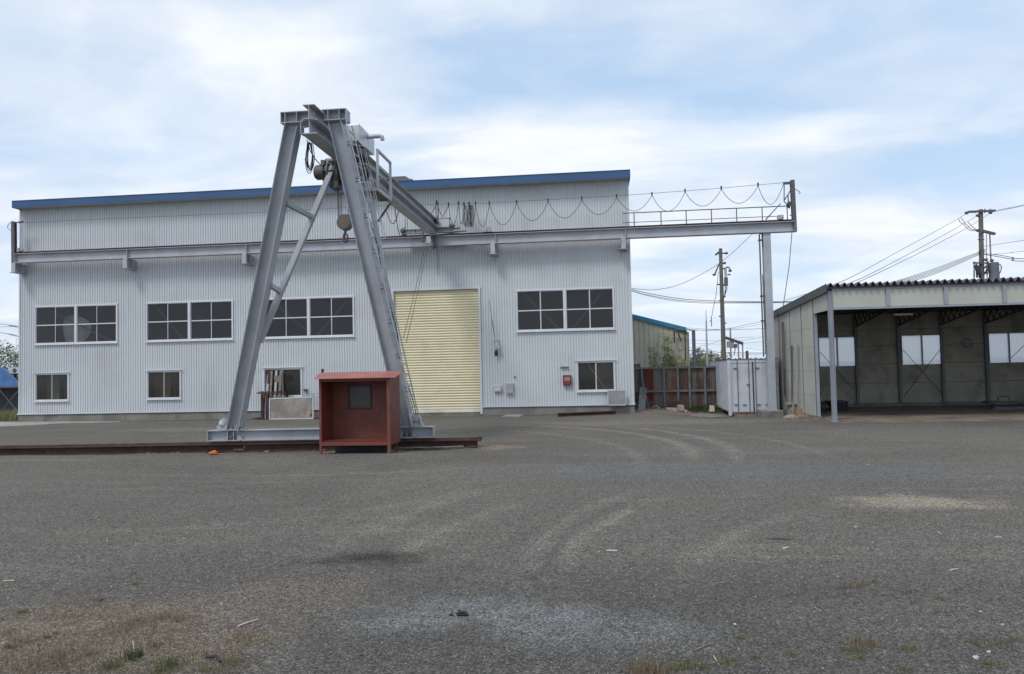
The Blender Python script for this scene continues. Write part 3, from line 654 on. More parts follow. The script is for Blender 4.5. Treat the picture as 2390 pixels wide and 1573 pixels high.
# ------------------------------------------------------------------ concrete sheets on the ground
def sheet(pts, name, m, z=.012, cat='paving', label='', th=.05):
    mb = MB(); mb.prism([(G(x, y).x, G(x, y).y, z-th) for x, y in pts], (0, 0, th)); return struct(build(mb, name, m, origin=low(mb)))
sheet([(1172, 972.5), (1213, 972.5), (1227, 966.5), (1187, 966.5)], 'pavement', M_['apron'], .02)
sheet([(905, 973.5), (1106, 970.5), (1122, 964.5), (905, 968.5)], 'pavement', M_['apron_b'], .018)
sheet([(-260, 1003), (-40, 998), (75, 992.5), (150, 988), (278, 985.2), (282, 984), (110, 984.5), (-260, 989)], 'pavement', M_['apron'], .014)
sheet([(1610, 962), (1665, 966), (1700, 964), (1668, 959), (1625, 958)], 'pavement', M_['conc'], -.125, th=.2)
# ================================================================== CRANE RUNWAY ON THE WALL
BY = WY-.5
run = thing('crane_runway', 'long grey steel crane runway beam fixed along the factory wall', 'crane runway', (-8, BY, 6.9))
zt1 = (P(39.7, 598.4, BY).z+P(1469.7, 530.7, BY).z+P(1851.6, 513.5, BY).z)/3; zb1 = (P(41, 618.5, BY).z+P(1469.7, 555.7, BY).z+P(1856, 537, BY).z)/3
xl1, xr1 = P(39, 610, BY).x, P(1853, 525, BY).x
mb = MB(); mb.ibeam((xl1, BY, (zt1+zb1)/2), (xr1, BY, (zt1+zb1)/2), zt1-zb1, .30, (0, 0, 1), .022, .014)
for x in (300, 578, 1158, 1461): q = P(x, 600, BY); mb.bar((q.x, BY-.075, zb1+.025), (q.x, BY-.075, zt1-.025), .02, .135, (0, 1, 0))
mb.box(xl1-.012, xl1-.001, BY-.15, BY+.15, zb1, zt1); mb.box(xr1+.001, xr1+.012, BY-.15, BY+.15, zb1, zt1)
build(mb, 'beam', M_['steel'], run)
mb = MB(); mb.box(xl1, xr1, BY-.035, BY+.035, zt1+.001, zt1+.03); mb.box(xl1, xr1, BY-.012, BY+.012, zt1+.031, zt1+.06); mb.box(xl1, xr1, BY-.03, BY+.03, zt1+.061, zt1+.09)
build(mb, 'rail', M_['rustd'], run)
for x in (37.5, 297, 574, 864, 1152, 1456):
    q = P(x, 620, BY); xx = q.x; mb = MB()
    mb.box(xx-.09, xx+.09, BY-.16, BY-.145, zb1-.40, zb1-.002); mb.box(xx-.008, xx+.008, BY-.144, WY-.005, zb1-.40, zb1-.002)
    mb.box(xx-.16, xx+.16, BY-.18, WY-.005, zb1-.42, zb1-.401)
    mb.box(xx-.09, xx+.09, BY+.2, WY-.005, zb1-.40, zb1-.003); build(mb, 'bracket', M_['steel'], run)
# column
cx = (P(1779, 545, BY).x+P(1796.5, 545, BY).x)/2; zgc = gz(cx, BY-.3)
mb = MB(); w2 = (P(1796.5, 545, BY).x-P(1779, 545, BY).x)
mb.ibeam((cx, BY, zgc+.27), (cx, BY, zb1-.01), w2*1.0, w2, (0, 1, 0), .016, .012); build(mb, 'column', M_['steel'], run)
mb = MB(); mb.box(cx-w2*.75, cx+w2*.75, BY-.22, BY+.22, zb1-.011, zb1-.001); build(mb, 'column_plate', M_['steel'], run); mb = MB(); mb.box(cx-w2*.8, cx+w2*.8, BY-.24, BY+.24, zgc+.25, zgc+.27); build(mb, 'column_plate', M_['steel'], run)
mb = MB(); mb.box(cx-.47, cx+.44, BY-.42, BY+.42, zgc-.3, zgc+.25); build(mb, 'column_footing', M_['conc'], run, bevel=.015)
mb = MB(); x = cx-w2*.5-.11; mb.tube([(x, BY, P(1776, 833, BY).z), (x, BY, zb1-.05)], .028, 8); mb.tube([(x+.06, BY-.02, 2.2), (x+.06, BY-.02, zb1-1.6)], .014, 6)
for z in (zb1-.3, 4.4, 3.45): mb.box(x-.05, cx-w2*.49, BY-.05, BY+.05, z, z+.06)
build(mb, 'conduit', M_['steel_d'], run)
# end posts
mb = MB(); q = P(33.7, 560, BY); zt_p = P(33, 517, BY).z; mb.ibeam((q.x, BY, zb1-.01), (q.x-.03, BY, zt_p), .16, .15, (0, 1, 0), .012, .01)
mb.bar((q.x+.07, BY, zt_p-.05), (P(45, 519, BY).x, BY, zt_p-.05), .03, .03); mb.bar((P(43, 519, BY).x, BY, zt_p-.05), (P(54, 519, BY).x, BY, zt_p-.03), .07, .07)
build(mb, 'end_post', M_['steel_d'], run)
xp = P(1851, 480, BY).x; ztq = P(1849, 420.5, BY).z
mb = MB(); mb.ibeam((xp+.02, BY, zb1-.01), (xp, BY, ztq), .16, .15, (0, 1, 0), .012, .01)
mb.bar((xp-.08, BY, P(1845, 427, BY).z), (P(1828, 427, BY).x, BY, P(1845, 427, BY).z), .07, .09)
build(mb, 'end_post', M_['steel_d'], run)
for (x, y) in ((1821, 508),): # stopper boxes
    q = P(x, y, BY); mb = MB(); mb.box(q.x-.1, q.x+.1, BY-.12, BY+.1, zt1+.091, zt1+.26); mb.box(q.x-.05, q.x+.05, BY-.15, BY-.121, zt1+.1, zt1+.19); build(mb, 'end_stop', M_['chip'], run)
q = P(48, 592, BY); mb = MB(); mb.box(q.x-.1, q.x+.0, BY-.1, BY+.1, zt1+.091, zt1+.26); mb.cyl((q.x+.0, BY, zt1+.17), (q.x+.12, BY, zt1+.17), .06, 10); build(mb, 'end_stop', M_['chip'], run)
q = P(1139, 543, BY); mb = MB(); mb.box(q.x-.11, q.x+.11, BY-.1, BY+.1, zt1+.091, zt1+.29); mb.box(q.x-.18, q.x+.18, BY-.12, BY+.12, zt1+.0905, zt1+.12); mb.cyl((q.x-.02, BY-.13, zt1+.19), (q.x-.02, BY-.1, zt1+.19), .035, 10)
build(mb, 'end_stop', M_['steel'], run)
# guard rail
gr = MB(); yb = BY+.22; zr = zt1+(P(1603, 487, BY).z-P(1603, 526, BY).z); xg0 = XR+.02; xg1 = P(1847, 472, BY).x
gr.tube([(xg0-.3, yb, zr), (xg1, yb, zr)], .02, 8); gr.tube([(xg0-.3, yb, zt1+(zr-zt1)*.42), (P(1827, 500, BY).x, yb, zt1+(zr-zt1)*.42)], .014, 8)
for x in (1480.5, 1543.7, 1603, 1662.5, 1721.8, 1782, 1841): q = P(x, 500, BY); gr.tube([(q.x, yb, zt1+.002), (q.x, yb, zr)], .02, 8)
for x in (1480.5, 1603, 1721.8, 1841): q = P(x, 500, BY); gr.box(q.x-.04, q.x+.04, BY+.15, yb+.03, zt1-.02, zt1+.001)
build(gr, 'guard_rail', M_['steel_d'], run)
# loop of wire on left post and hook on right post
mb = MB(); pts = [P(x, y, BY) for x, y in ((29, 519), (24, 519.5), (19.5, 524), (17.5, 529), (19, 534), (24, 537.5), (28.5, 538.5))]; mb.tube(pts, .012, 5); build(mb, 'wire_loop', M_['cable'], run); mb = MB()
pts = [P(x, y, BY) for x, y in ((1855, 441), (1860, 444), (1866, 447.5), (1868, 450), (1866, 451.5), (1863, 450.5))]; mb.tube(pts, .014, 5)
build(mb, 'wire_loop', M_['cable'], run)
mb = MB()
for a_, b_ in (((1830, 431), (1830, 470)), ((1830, 470), (1840, 482)), ((1845, 444), (1839, 455)), ((1839, 455), (1830, 468)), ((1839, 455), (1840, 473)), ((1840, 473), (1842, 486)), ((1843, 503), (1850, 500))): mb.tube([P(*a_, BY-.06), P(*b_, BY-.06)], .02, 5)
mb.blob(P(1841, 478, BY-.06), .09, .8, .8, 1.5, 2); build(mb, 'cable_clutter', M_['cable'], run)
mb = MB(); mb.tube([P(1822, 475, BY+.1), P(1787, 512, BY+.1)], .02, 5); build(mb, 'stay_wire', M_['wire'], run)
mb = MB(); mb.tube([P(1848.5, 540, BY), P(1842, 620, BY), P(1833, 680, BY+.2), P(1827, 720, BY+.5)], .014, 5); solo(mb, 'hanging_wire', M_['cable'], 'thin wire running from the runway end down to the shed roof', 'wire')
# ------------------------------------------------------------------ festoon cable along the runway
fes = thing('festoon_cable', 'black festoon cable hanging in loops from a wire above the runway', 'cable', P(1400, 463, BY))
mwp = [(54, 519.7), (250, 510.5), (600, 496), (900, 479.5), (1142, 474), (1469, 455), (1640, 442.5), (1828, 426.5)]
mb = MB(); mb.tube([P(x, y, BY) for x, y in mwp], .009, 5); build(mb, 'messenger_wire', M_['wire'], fes)
sup = [(1019.7, 474), (1047, 479), (1070, 477), (1083, 479), (1095, 478), (1109.7, 477), (1142, 476.5), (1205.8, 474.5), (1279.4, 470.7), (1358, 466), (1439.4, 460.7), (1521.8, 455.6), (1598.9, 447.9), (1683.5, 441.4), (1769.3, 433.7), (1828, 430)]
bot = [509, 524.5, 523, 530, 529, 528.5, 524.6, 515, 509, 501, 492.5, 492.7, 481, 474.5, 477]
def loop(a, b, yb_, Y, n=15):
    out = []
    for i in range(n+1):
        t = i/n; s = abs(2*t-1); k = 1-s**2.0; x = a[0]+(b[0]-a[0])*t; yl = a[1]+(b[1]-a[1])*t
        out.append(P(x, yl+(yb_-(a[1]+b[1])/2)*k, Y))
    return out
mb = MB()
for i in range(len(sup)-1):
    if i == 0: mb.tube([P(*c, BY) for c in ((1019.7, 474), (1024, 488), (1029, 500), (1032, 508), (1036, 501), (1042, 490), (1047, 480))], .015, 6); continue
    mb.tube(loop(sup[i], sup[i+1], bot[i], BY), .011, 6)
for k in range(7):
    x = (1081, 1083, 1091, 1093, 1095, 1097, 1099)[k]; mb.tube([P(x+dx, y, BY-.05-.03*k) for dx, y in ((2.6, 479), (.6, 492), (.2, 508), (1.2, 522), (3.6, 529+k % 3), (6.2, 522), (7.4, 508), (6.8, 492), (5.0, 479))], .012, 5)
mb.tube([P(*c, BY) for c in ((1019.7, 474), (1014, 486), (1010, 493), (1004, 503))], .015, 6)
build(mb, 'cable', M_['cable'], fes)
for (x, y) in sup[:-1]:
    q = P(x, y, BY); mb = MB(); mb.box(q.x-.025, q.x+.025, BY-.03, BY+.03, q.z-.02, q.z+.10); mb.cyl((q.x, BY-.02, q.z+.1), (q.x, BY+.02, q.z+.1), .03, 8); build(mb, 'cable_trolley', M_['blackm'], fes)
# ================================================================== GROUND RAIL OF THE CRANE
ra = G(-330, 1068, -.03); ra0 = G(0, 1064.5, -.03); ra1 = G(1117, 1045.5, -.03)
rd = (ra1-ra0); rd.z = 0; rd.normalize(); rn = Vector((-rd.y, rd.x, 0))       # along, and away from camera
def RL(x, off=0, z=0):   # point on rail axis at world x
    b = ra0 + rn*.13; t = (x-b.x)/rd.x; q = b+rd*t+rn*off; q.z = z; return q
def PRL(x, y):   # photo pixel -> vertical plane through the rail axis
    b = ra0 + rn*.13; d = ray(x, y); return CAM + d*((b-CAM).dot(rn)/d.dot(rn))
ZI0, ZI1 = -.03, .165; ZR = PRL(750, 1026.5).z
t = thing('crane_rail', 'long rusty rail on a dark steel beam lying on the gravel under the gantry legs', 'rail', RL(-9, 0, 0))
x0, x1 = -19.0, -2.93
mb = MB(); mb.ibeam(RL(x0, 0, (ZI0+ZI1)/2), RL(x1, 0, (ZI0+ZI1)/2), ZI1-ZI0, .22, (0, 0, 1), .018, .014)
build(mb, 'support_beam', M_['rustd'], t)
mb = MB()
for (z0, z1, w_) in ((ZI1+.001, ZI1+.018, .12), (ZI1+.018, ZR-.03, .02), (ZR-.03, ZR, .07)): mb.bar(RL(x0, 0, (z0+z1)/2), RL(x1+.12, 0, (z0+z1)/2), w_, z1-z0)
build(mb, 'rail', M_['railtop'], t)
mb = MB(); mb.bar(RL(x1+.05, -.02, .12), RL(x1+.05, -.02, .24), .05, .12, (0, 1, 0)); mb.bar(RL(x1-.25, -.13, .0), RL(x1+.0, -.13, .01), .08, .05); build(mb, 'end_plate', M_['rustd'], t)
random.seed(4)
for i in range(16):
    x = random.uniform(-12.5, -3.2); q = RL(x, -.18-.06*random.random(), 0); r = random.uniform(.03, .07)
    mb = MB(); mb.blob((q.x, q.y, gz(q.x, q.y)+r*.2), r, 1.3, 1, .6, i, .3, 8, 6)
    solo(mb, 'dirt_clod', M_['dirt'], 'small brown dirt clod lying along the foot of the ground rail', 'clod', 'dirt clods along the ground rail')
for i in range(5):
    x = (-4.1, -3.9, -4.4, -3.6, -4.6)[i]; q = RL(x, -.27-.05*(i % 3), 0); mb = MB()
    mb.bar((q.x-.35, q.y, .02), (q.x+.35, q.y+.03*(i-2), .035), .06, .02)
    solo(mb, 'wood_strip', M_['wood'], 'thin weathered wood strip lying before the rail beside the red hut', 'wood strip', 'wood strips before the rail end')
mb = MB(); q = G(500, 1060, 0); mb.blob((q.x, q.y-.05, .035), .075, 1.5, .8, .6, 5, .4); mb2 = mb; mb.blob((q.x+.03, q.y-.04, .075), .035, 1.2, .8, .6, 7, .3, 8, 6); mb.bar((q.x+.05, q.y-.05, .015), (q.x+.28, q.y-.03, .01), .03, .012)
solo(mb, 'glove', M_['orange'], 'crumpled orange work glove lying before the ground rail', 'glove', smooth=True)
mb = MB(); q = RL(-8.65, -.16, 0); mb.tube([(q.x-.25, q.y-.03, .03), (q.x-.02, q.y-.03, .035), (q.x+.0, q.y-.03, .10), (q.x+.03, q.y-.03, .11)], .02, 6)
solo(mb, 'bent_rod', M_['rustedge'], 'short bent rusty rod standing up beside the ground rail', 'rod')
# ================================================================== GANTRY CRANE
st = M_['steel']
cr = thing('gantry_crane', 'tall grey A-frame gantry crane with ladder and long girder to the factory wall', 'gantry crane', RL(-6.4, 0, ZR))
ZB0 = ZR+.03; ZB1 = PRL(750, 999.5).z; CXA, CXB = PRL(489, 1015).x, PRL(1014, 1003).x
mb = MB(); mb.ibeam(RL(CXA, 0, (ZB0+ZB1)/2), RL(CXB, 0, (ZB0+ZB1)/2), ZB1-ZB0, .26, (0, 0, 1), .016, .012)
for x in (PRL(536, 1015).x, PRL(550, 1015).x, PRL(952, 1004).x, PRL(966, 1004).x): q = RL(x, -.068, 0); mb.bar((q.x, q.y, ZB0+.017), (q.x, q.y, ZB1-.017), .014, .12, (0, 1, 0))
for x in (CXB-.01, CXA+.01): q = RL(x, 0, 0); mb.bar((q.x, q.y, ZB0+.017), (q.x, q.y, ZB1-.017), .014, .25, (0, 1, 0))
build(mb, 'sill_beam', st, cr)
YT = 16.45
tl = P(653.6, 261, YT); tr = P(806.5, 252, YT); ZC1 = (tl.z+tr.z)/2; ZC0 = (P(655, 287, YT).z+P(805, 278, YT).z)/2
XC0, XC1 = tl.x, tr.x; GXC = -6.31; YM = YT+.17
# legs
feet = []
for k, (tx, fx) in enumerate(((679, 548), (781, 951))):
    top = P(tx, 285, YT+.02); top = Vector((top.x, YM, ZC0-.014)); f = PRL(fx, 995); foot = RL(f.x, 0, ZB1)
    feet.append((top, foot)); up = Vector((1, 0, 0))
    mb = MB(); mb.ibeam(foot, top, .31, .33, up, .016, .012)
    for tt in (.985,):
        c = foot.lerp(top, tt)
        for sx in (-.05, .05): mb.cyl(c+Vector((sx, -.03, 0)), c+Vector((sx, -.006, 0)), .012, 6)
    build(mb, 'leg', st, cr)
    # base plate, gussets and bolts
    mb = MB(); o = foot
    mb.bar(RL(o.x-.28, 0, ZB1+.012), RL(o.x+.28, 0, ZB1+.012), .30, .022)
    for sx in (-.2, -.07, .07, .2):
        q = RL(o.x+sx, -.10, 0); mb.cyl((q.x, q.y, ZB1+.02), (q.x, q.y, ZB1+.07), .018, 6)
        mb.prism([(q.x-.03, q.y+.02, ZB1+.024), (q.x+.03, q.y+.02, ZB1+.024), (q.x, q.y+.02, ZB1+.16)], (0, .012, 0))
    build(mb, 'base_plate', M_['chip'], cr)
# motor cover left, gusset right
q = RL(feet[0][1].x-.30, 0, 0); mb = MB(); mb.blob((q.x+.03, q.y+.0, ZB1+.15), .15, .78, 1, 1.05, 2, .12); mb.box(q.x-.1, q.x+.16, q.y-.12, q.y+.12, ZB1+.001, ZB1+.12)
build(mb, 'travel_motor', M_['steel'], cr, smooth=True)
q = RL(feet[1][1].x+.24, -.05, 0); mb = MB(); mb.prism([(q.x-.10, q.y, ZB1+.001), (q.x+.14, q.y, ZB1+.001), (q.x+.06, q.y, ZB1+.26), (q.x-.14, q.y, ZB1+.26)], (0, .2, 0)); build(mb, 'gusset', M_['chip'], cr)
for fx in (feet[0][1].x-.02, feet[1][1].x+.02):
    for dx in (-.16, .16) if fx > -6 else (-.13, .15):
        q = RL(fx+dx, 0, ZR+.075); mb = MB(); mb.cyl(q-rn*.05, q+rn*.05, .075, 20); mb.cyl(q-rn*.065, q+rn*.065, .03, 10); build(mb, 'wheel', M_['chip'], cr, smooth=True)
    q = RL(fx, -.09, 0); mb = MB(); mb.blob((q.x-.05, q.y, ZB0+.06), .055, 1.2, .5, 1.2, 4, .3, 8, 6); mb.bar((q.x+.08, q.y, ZB0+.02), (q.x-.01, q.y, ZB1-.04), .02, .05, (0, 1, 0)); build(mb, 'wheel_bracket', M_['steel_d'], cr)
# crossbeam in two halves round the girder
mb = MB(); zc = (ZC0+ZC1)/2; hc = ZC1-ZC0
for a, b in ((XC0, GXC-.135), (GXC+.135, XC1)): mb.ibeam((a, YM, zc), (b, YM, zc), hc, .34, (0, 0, 1), .016, .012)
for x in (664.5, 691.5, 765, 791): q = P(x, 270, YT); mb.bar((q.x, YM-.09, ZC0+.017), (q.x, YM-.09, ZC1-.017), .012, .16, (0, 1, 0))
mb.box(XC1-.012, XC1-.001, YM-.16, YM+.16, ZC0+.017, ZC1-.017); mb.box(XC0+.001, XC0+.012, YM-.16, YM+.16, ZC0+.017, ZC1-.017)
build(mb, 'crossbeam', st, cr)
# girder (upper) and hoist track (lower)
GY0 = 16.02; GY1 = WY-.42; ZG1 = 7.95; ZGm = 7.62; ZG0 = 7.285
mb = MB(); mb.ibeam((GXC, GY0, (ZG1+ZGm)/2), (GXC, GY1, (ZG1+ZGm)/2-.04), ZG1-ZGm, .27, (0, 0, 1), .018, .014)
for Y in (22.35,): mb.box(GXC+.01, GXC+.135, Y, Y+.014, ZGm+.02, ZG1-.05)
build(mb, 'girder', M_['chip'], cr)
mb = MB(); mb.ibeam((GXC, GY0+.03, (ZGm+ZG0)/2), (GXC, GY1, (ZGm+ZG0)/2-.04), ZGm-ZG0-.004, .37, (0, 0, 1), .020, .014)
mb.box(GXC+.01, GXC+.18, 22.35, 22.364, ZG0+.02, ZGm-.06)
build(mb, 'hoist_track', st, cr)
mb = MB(); mb.box(GXC-.197, GXC-.185, GY0, GY0+.2, ZG0+.0, ZG0+.26); build(mb, 'end_stop', st, cr)
mb = MB(); mb.bar((GXC-.184, GY0+.1, ZG0+.18), (GXC-.01, GY0+.3, ZG0+.27), .03, .04); build(mb, 'stop_brace', st, cr)
# back stays
def px_on(x, y, Y): return P(x, y, Y)
lj = feet[0][1].lerp(feet[0][0], .30); sl_top = P(757, 362, 18.1)
mb = MB(); mb.bar(lj+Vector((.12, .16, 0)), (GXC-.20, 18.3, ZG0-.03), .13, .13, (0, 1, 0)); build(mb, 'back_stay', st, cr)
s0 = lj+Vector((.12, .16, 0)); s1 = Vector((GXC-.20, 18.3, ZG0-.03))
def on_line(a_, b_, z): return a_.lerp(b_, (z-a_.z)/(b_.z-a_.z))
for z_a in (P(672, 468, 16.7).z, P(632, 660, 16.8).z):
    a = on_line(feet[0][1], feet[0][0], z_a)+Vector((.15, .1, 0)); b = on_line(s0, s1, z_a-.12)
    mb = MB(); mb.bar(a, b, .10, .10); mb.blob(b+Vector((.0, -.05, -.05)), .06, .9, .5, 1.2, 3, .3, 8, 6)
    build(mb, 'stay_link', st, cr)
mb = MB(); mb.box(GXC-.30, GXC-.05, 18.1, 18.5, ZG0-.045, ZG0-.006); mb.box(GXC-.36, GXC+.2, 18.0, 18.08, ZG0-.06, ZG0-.0045); build(mb, 'stay_plate', M_['chip'], cr)
rj = on_line(feet[1][1], feet[1][0], P(938, 838, 17.4).z)+Vector((.14, .17, 0)); st_top = P(849, 372, 18.5)
mb = MB(); mb.bar(rj, st_top, .12, .12, (0, 1, 0)); build(mb, 'back_stay', st, cr)
mb = MB(); mb.bar((GXC+.02, 18.5, st_top.z-.0), (st_top.x+.1, 18.5, st_top.z), .12, .12); build(mb, 'stay_bracket', st, cr)
# landing platform with guard frame and lattice strut
YP0, YP1 = 17.6, 18.75
pa = P(851, 442, YP0); pb = P(883, 439, YP0); pz = (pa.z+pb.z)/2; px0, px1 = pa.x-.02, P(912, 467, YP1).x
mb = MB(); 
for k in range(6): y0 = YP0+.02+k*(YP1-YP0)/6; mb.box(px0+.06, px1-.01, y0, y0+(YP1-YP0)/6-.03, pz-.05, pz-.02)
dk = build(mb, 'deck', M_['wood'], cr)
mb = MB(); mb.bar((px0-.25, YP0, pz-.02), (px1+.02, YP0, pz-.02), .05, .07); mb.bar((px0-.25, YP1, pz-.02), (px1+.02, YP1, pz-.02), .05, .07)
mb.bar((px0, YP0, pz-.021), (px0, YP1, pz-.021), .05, .05); mb.bar((px1, YP0-.02, pz-.02), (px1, YP1+.02, pz-.02), .05, .08)
build(mb, 'platform_frame', st, cr)
mb = MB(); zt2 = P(882, 350, YP0).z; zt3 = zt2
for y in (YP0, YP1): mb.bar((px1, y, pz+.02), (px1, y, zt2-.03), .055, .055, (0, 1, 0))
mb.bar((px1, YP0-.03, zt2), (px1, YP1+.03, zt2), .055, .055); mb.bar((px1, YP0+.03, pz+.56), (px1, YP1-.03, pz+.56), .03, .03)
mb.bar((px0-.1, YP1, zt2-.4), (px1-.03, YP1, zt2-.4), .03, .03)
build(mb, 'platform_rail', M_['steel_l'], cr)
mb = MB(); a = P(912, 473, YP1); b = P(882, 518, YP1-.15); d = (b-a); nn = 11; sd_ = Vector((.10, 0, .075))
mb.bar(a-sd_*.5, b-sd_*.5, .03, .03); mb.bar(a+sd_*.5, b+sd_*.5, .02, .02)
for k in range(nn):
    p0 = a+d*(k/nn); p1 = a+d*((k+1)/nn); mb.bar(p0-sd_*.5, p1+sd_*.5, .014, .014); mb.bar(p0+sd_*.5, p1-sd_*.5, .014, .014)
build(mb, 'lattice_strut', M_['steel_d'], cr)
# ladder on the outer flange of the right leg
f0, t0 = feet[1][1], feet[1][0]
def lad(t, dy, off=.27): c = f0.lerp(t0, t); return c+Vector((off, dy, 0))
mb = MB()
for dy in (-.13, .28): mb.bar(lad(.045, dy), lad(1.0, dy), .05, .02, (1, 0, 0))
for k in range(26):
    t_ = .07+k*.9/25; mb.bar(lad(t_, -.13), lad(t_, .28), .022, .022)
build(mb, 'ladder', M_['steel_l'], cr)
mb = MB()
for k in range(8):
    c = f0.lerp(t0, .12+k*.115); mb.bar(c+Vector((.158, -.1, 0)), c+Vector((.27, -.1, 0)), .03, .02); mb.cyl(c+Vector((.158, -.03, .1)), c+Vector((.175, -.03, .1)), .02, 6)
build(mb, 'ladder_bracket', M_['steel_d'], cr)
mb = MB()
for tt in np.linspace(.63, .92, 6):   # safety hoops
    c = lad(tt, .075); pts = [c+Vector((0, -.21, 0))+Vector((.0, 0, 0))]
    for k in range(9): an = -math.pi/2+math.pi*k/8; pts.append(c+Vector((.22*math.cos(an)+.02, .21*math.sin(an), .02)))
    mb.tube(pts, .008, 5)
for an in (-.9, 0, .9): mb.tube([lad(t_, .075)+Vector((.22*math.cos(an)+.02, .21*math.sin(an), .02)) for t_ in (.63, .92)], .008, 5)
build(mb, 'safety_hoops', st, cr)
# cable run along the ladder
mb = MB(); mb.tube([lad(t_, .33, .17+.04*math.sin(t_*23)) for t_ in np.linspace(.03, .97, 24)], .012, 6); build(mb, 'power_cable', M_['cable'], cr)
# hood box with pipe
YH = 17.55; ha = P(822, 329, YH); hb = P(837, 290, YH); hx1 = hb.x; hx0 = hx1-.42; hz1 = hb.z; hz0 = P(837, 329, YH).z; hy1 = YH+1.25
hd = MB(); hd.prism([(hx0, YH, hz0), (hx1, YH, hz0), (hx1, YH, hz1), (hx0+.0, YH, hz1)], (0, hy1-YH, 0))
hood = build(hd, 'hood_box', M_['hood'], cr, bevel=.012)
mb = MB(); mb.box(hx1+.001, hx1+.012, YH-.01, YH+.42, hz0-.03, hz1+.004); mb.box(hx1+.001, hx1+.009, YH+.43, hy1+.02, hz0+.0, hz1+.004); build(mb, 'side_cover', M_['hood'], hood)
mb = MB(); a = P(864, 312, hy1-.5); mb.tube([(hx1-.1, hy1-.55, hz1-.10), (hx1+.32, hy1-.6, hz1-.11), (hx1+.40, hy1-.6, hz1-.14), (hx1+.41, hy1-.6, hz1-.22)], .055, 12); build(mb, 'exhaust_pipe', M_['steel'], cr, smooth=True)
mb = MB(); mb.bar((GXC+.1, YH+.2, hz0+.12), (hx0-.002, YH+.2, hz0+.12), .1, .1); mb.bar((GXC+.1, YH+.9, hz0+.12), (hx0-.002, YH+.9, hz0+.12), .1, .1)
mb.box(hx0+.05, hx1-.08, YH+.25, YH+.6, hz0-.2, hz0-.002); mb.cyl((hx1-.15, YH+.65, hz0-.12), (hx1-.15, YH+1.0, hz0-.12), .11, 14); mb.bar((hx0+.1, YH+.8, hz0-.001), (hx0+.1, YH+.8, pz+.03), .07, .07, (0, 1, 0))
build(mb, 'hood_bracket', M_['steel_d'], cr)
# end carriage on the runway
zc0 = zt1+.15; ec = MB(); ca = P(938, 548, BY).x; cb = P(1088, 540, BY).x
ec.ibeam((ca, BY, zc0+.09), (cb-.25, BY, zc0+.09), .17, .20, (0, 0, 1), .014, .012); ec.box(cb-.5, cb, BY-.12, BY+.12, zc0+.02, zc0+.06)
carr = build(ec, 'end_carriage', M_['chip'], cr)
for x in (ca+.1, cb-.6):
    mb = MB(); mb.cyl((x, BY-.05, zc0+.0), (x, BY+.05, zc0+.0), .085, 18); mb.cyl((x, BY-.09, zc0), (x, BY+.09, zc0), .035, 10); build(mb, 'wheel', M_['steel_d'], carr, smooth=True)
mb = MB(); mb.blob((ca+.05, BY-.08, zc0+.12), .1, 1, .7, 1.1, 3, .2); mb.blob((cb-.55, BY-.1, zc0+.24), .09, 1.4, .7, .9, 6, .2); mb.blob((-6.2, BY-.3, zc0+.42), .1, 1, .8, 1.4, 8, .3); build(mb, 'drive_motor', M_['steel_d'], carr, smooth=True)
mb = MB(); a, b = P(1022.6, 534, BY), P(1049.4, 510, BY); mb.box(a.x, b.x, BY-.15, BY+.12, zc0+.19, b.z); mb.box(a.x-.03, b.x+.03, BY-.18, BY+.15, b.z+.001, b.z+.03); build(mb, 'control_box', M_['hood'], cr)
mb = MB(); x = P(1018, 500, BY).x; mb.tube([(x, BY-.05, zc0+.18), (x, BY-.05, P(1018, 472, BY).z)], .02, 6); mb.tube([(x+.09, BY-.05, zc0+.18), (x+.09, BY-.05, P(1018, 472, BY).z)], .02, 6)
for k in range(7): z = zc0+.3+k*.13; mb.bar((x, BY-.05, z), (x+.09, BY-.05, z), .015, .015)
x = P(947, 530, BY).x
for dx in (0, .09): mb.tube([(x+dx, BY-.05, zc0+.18), (x+dx, BY-.05, P(947, 508, BY).z)], .013, 5)
build(mb, 'cable_mast', M_['steel_d'], cr)
# hanging bits under the carriage: pale limit box + rollers
mb = MB(); a, b = P(996, 573, BY-.3), P(1007, 553, BY-.3); mb.box(a.x, b.x, BY-.38, BY-.24, a.z+.08, b.z); mb.prism([(a.x+.02, BY-.36, a.z+.079), (b.x-.02, BY-.36, a.z+.079), (b.x-.06, BY-.36, a.z)], (0, .1, 0)); build(mb, 'trolley_box', M_['boxlight'], cr, bevel=.02)
mb = MB()
for x, y0, y1 in ((987, 541, 562), (1012, 540, 577), (1017, 550, 575)): a = P(x, y0, BY-.25); b = P(x, y1, BY-.25); mb.bar((a.x, BY-.25, a.z), (b.x, BY-.25, b.z), .06, .06, (0, 1, 0)); mb.blob(b, .06, 1, 1, 1.2, x % 7, .3, 8, 6)
mb.bar(P(954, 555, BY-.2), P(985, 554, BY-.2), .03, .03); mb.bar(P(954, 556, BY-.2), P(954, 561, BY-.2), .03, .03, (0, 1, 0))
build(mb, 'guide_roller', M_['steel_d'], cr)
# small festoon loops under the girder, near far end
mb = MB(); Yq = 27.0
mb.tube(loop((903, 494), (931, 490), 522, Yq), .016, 6); mb.tube(loop((921, 478), (945, 530), 548, Yq, 12)[:9]+[P(945, 530, Yq)], .016, 6)
build(mb, 'track_cable', M_['cable'], cr)
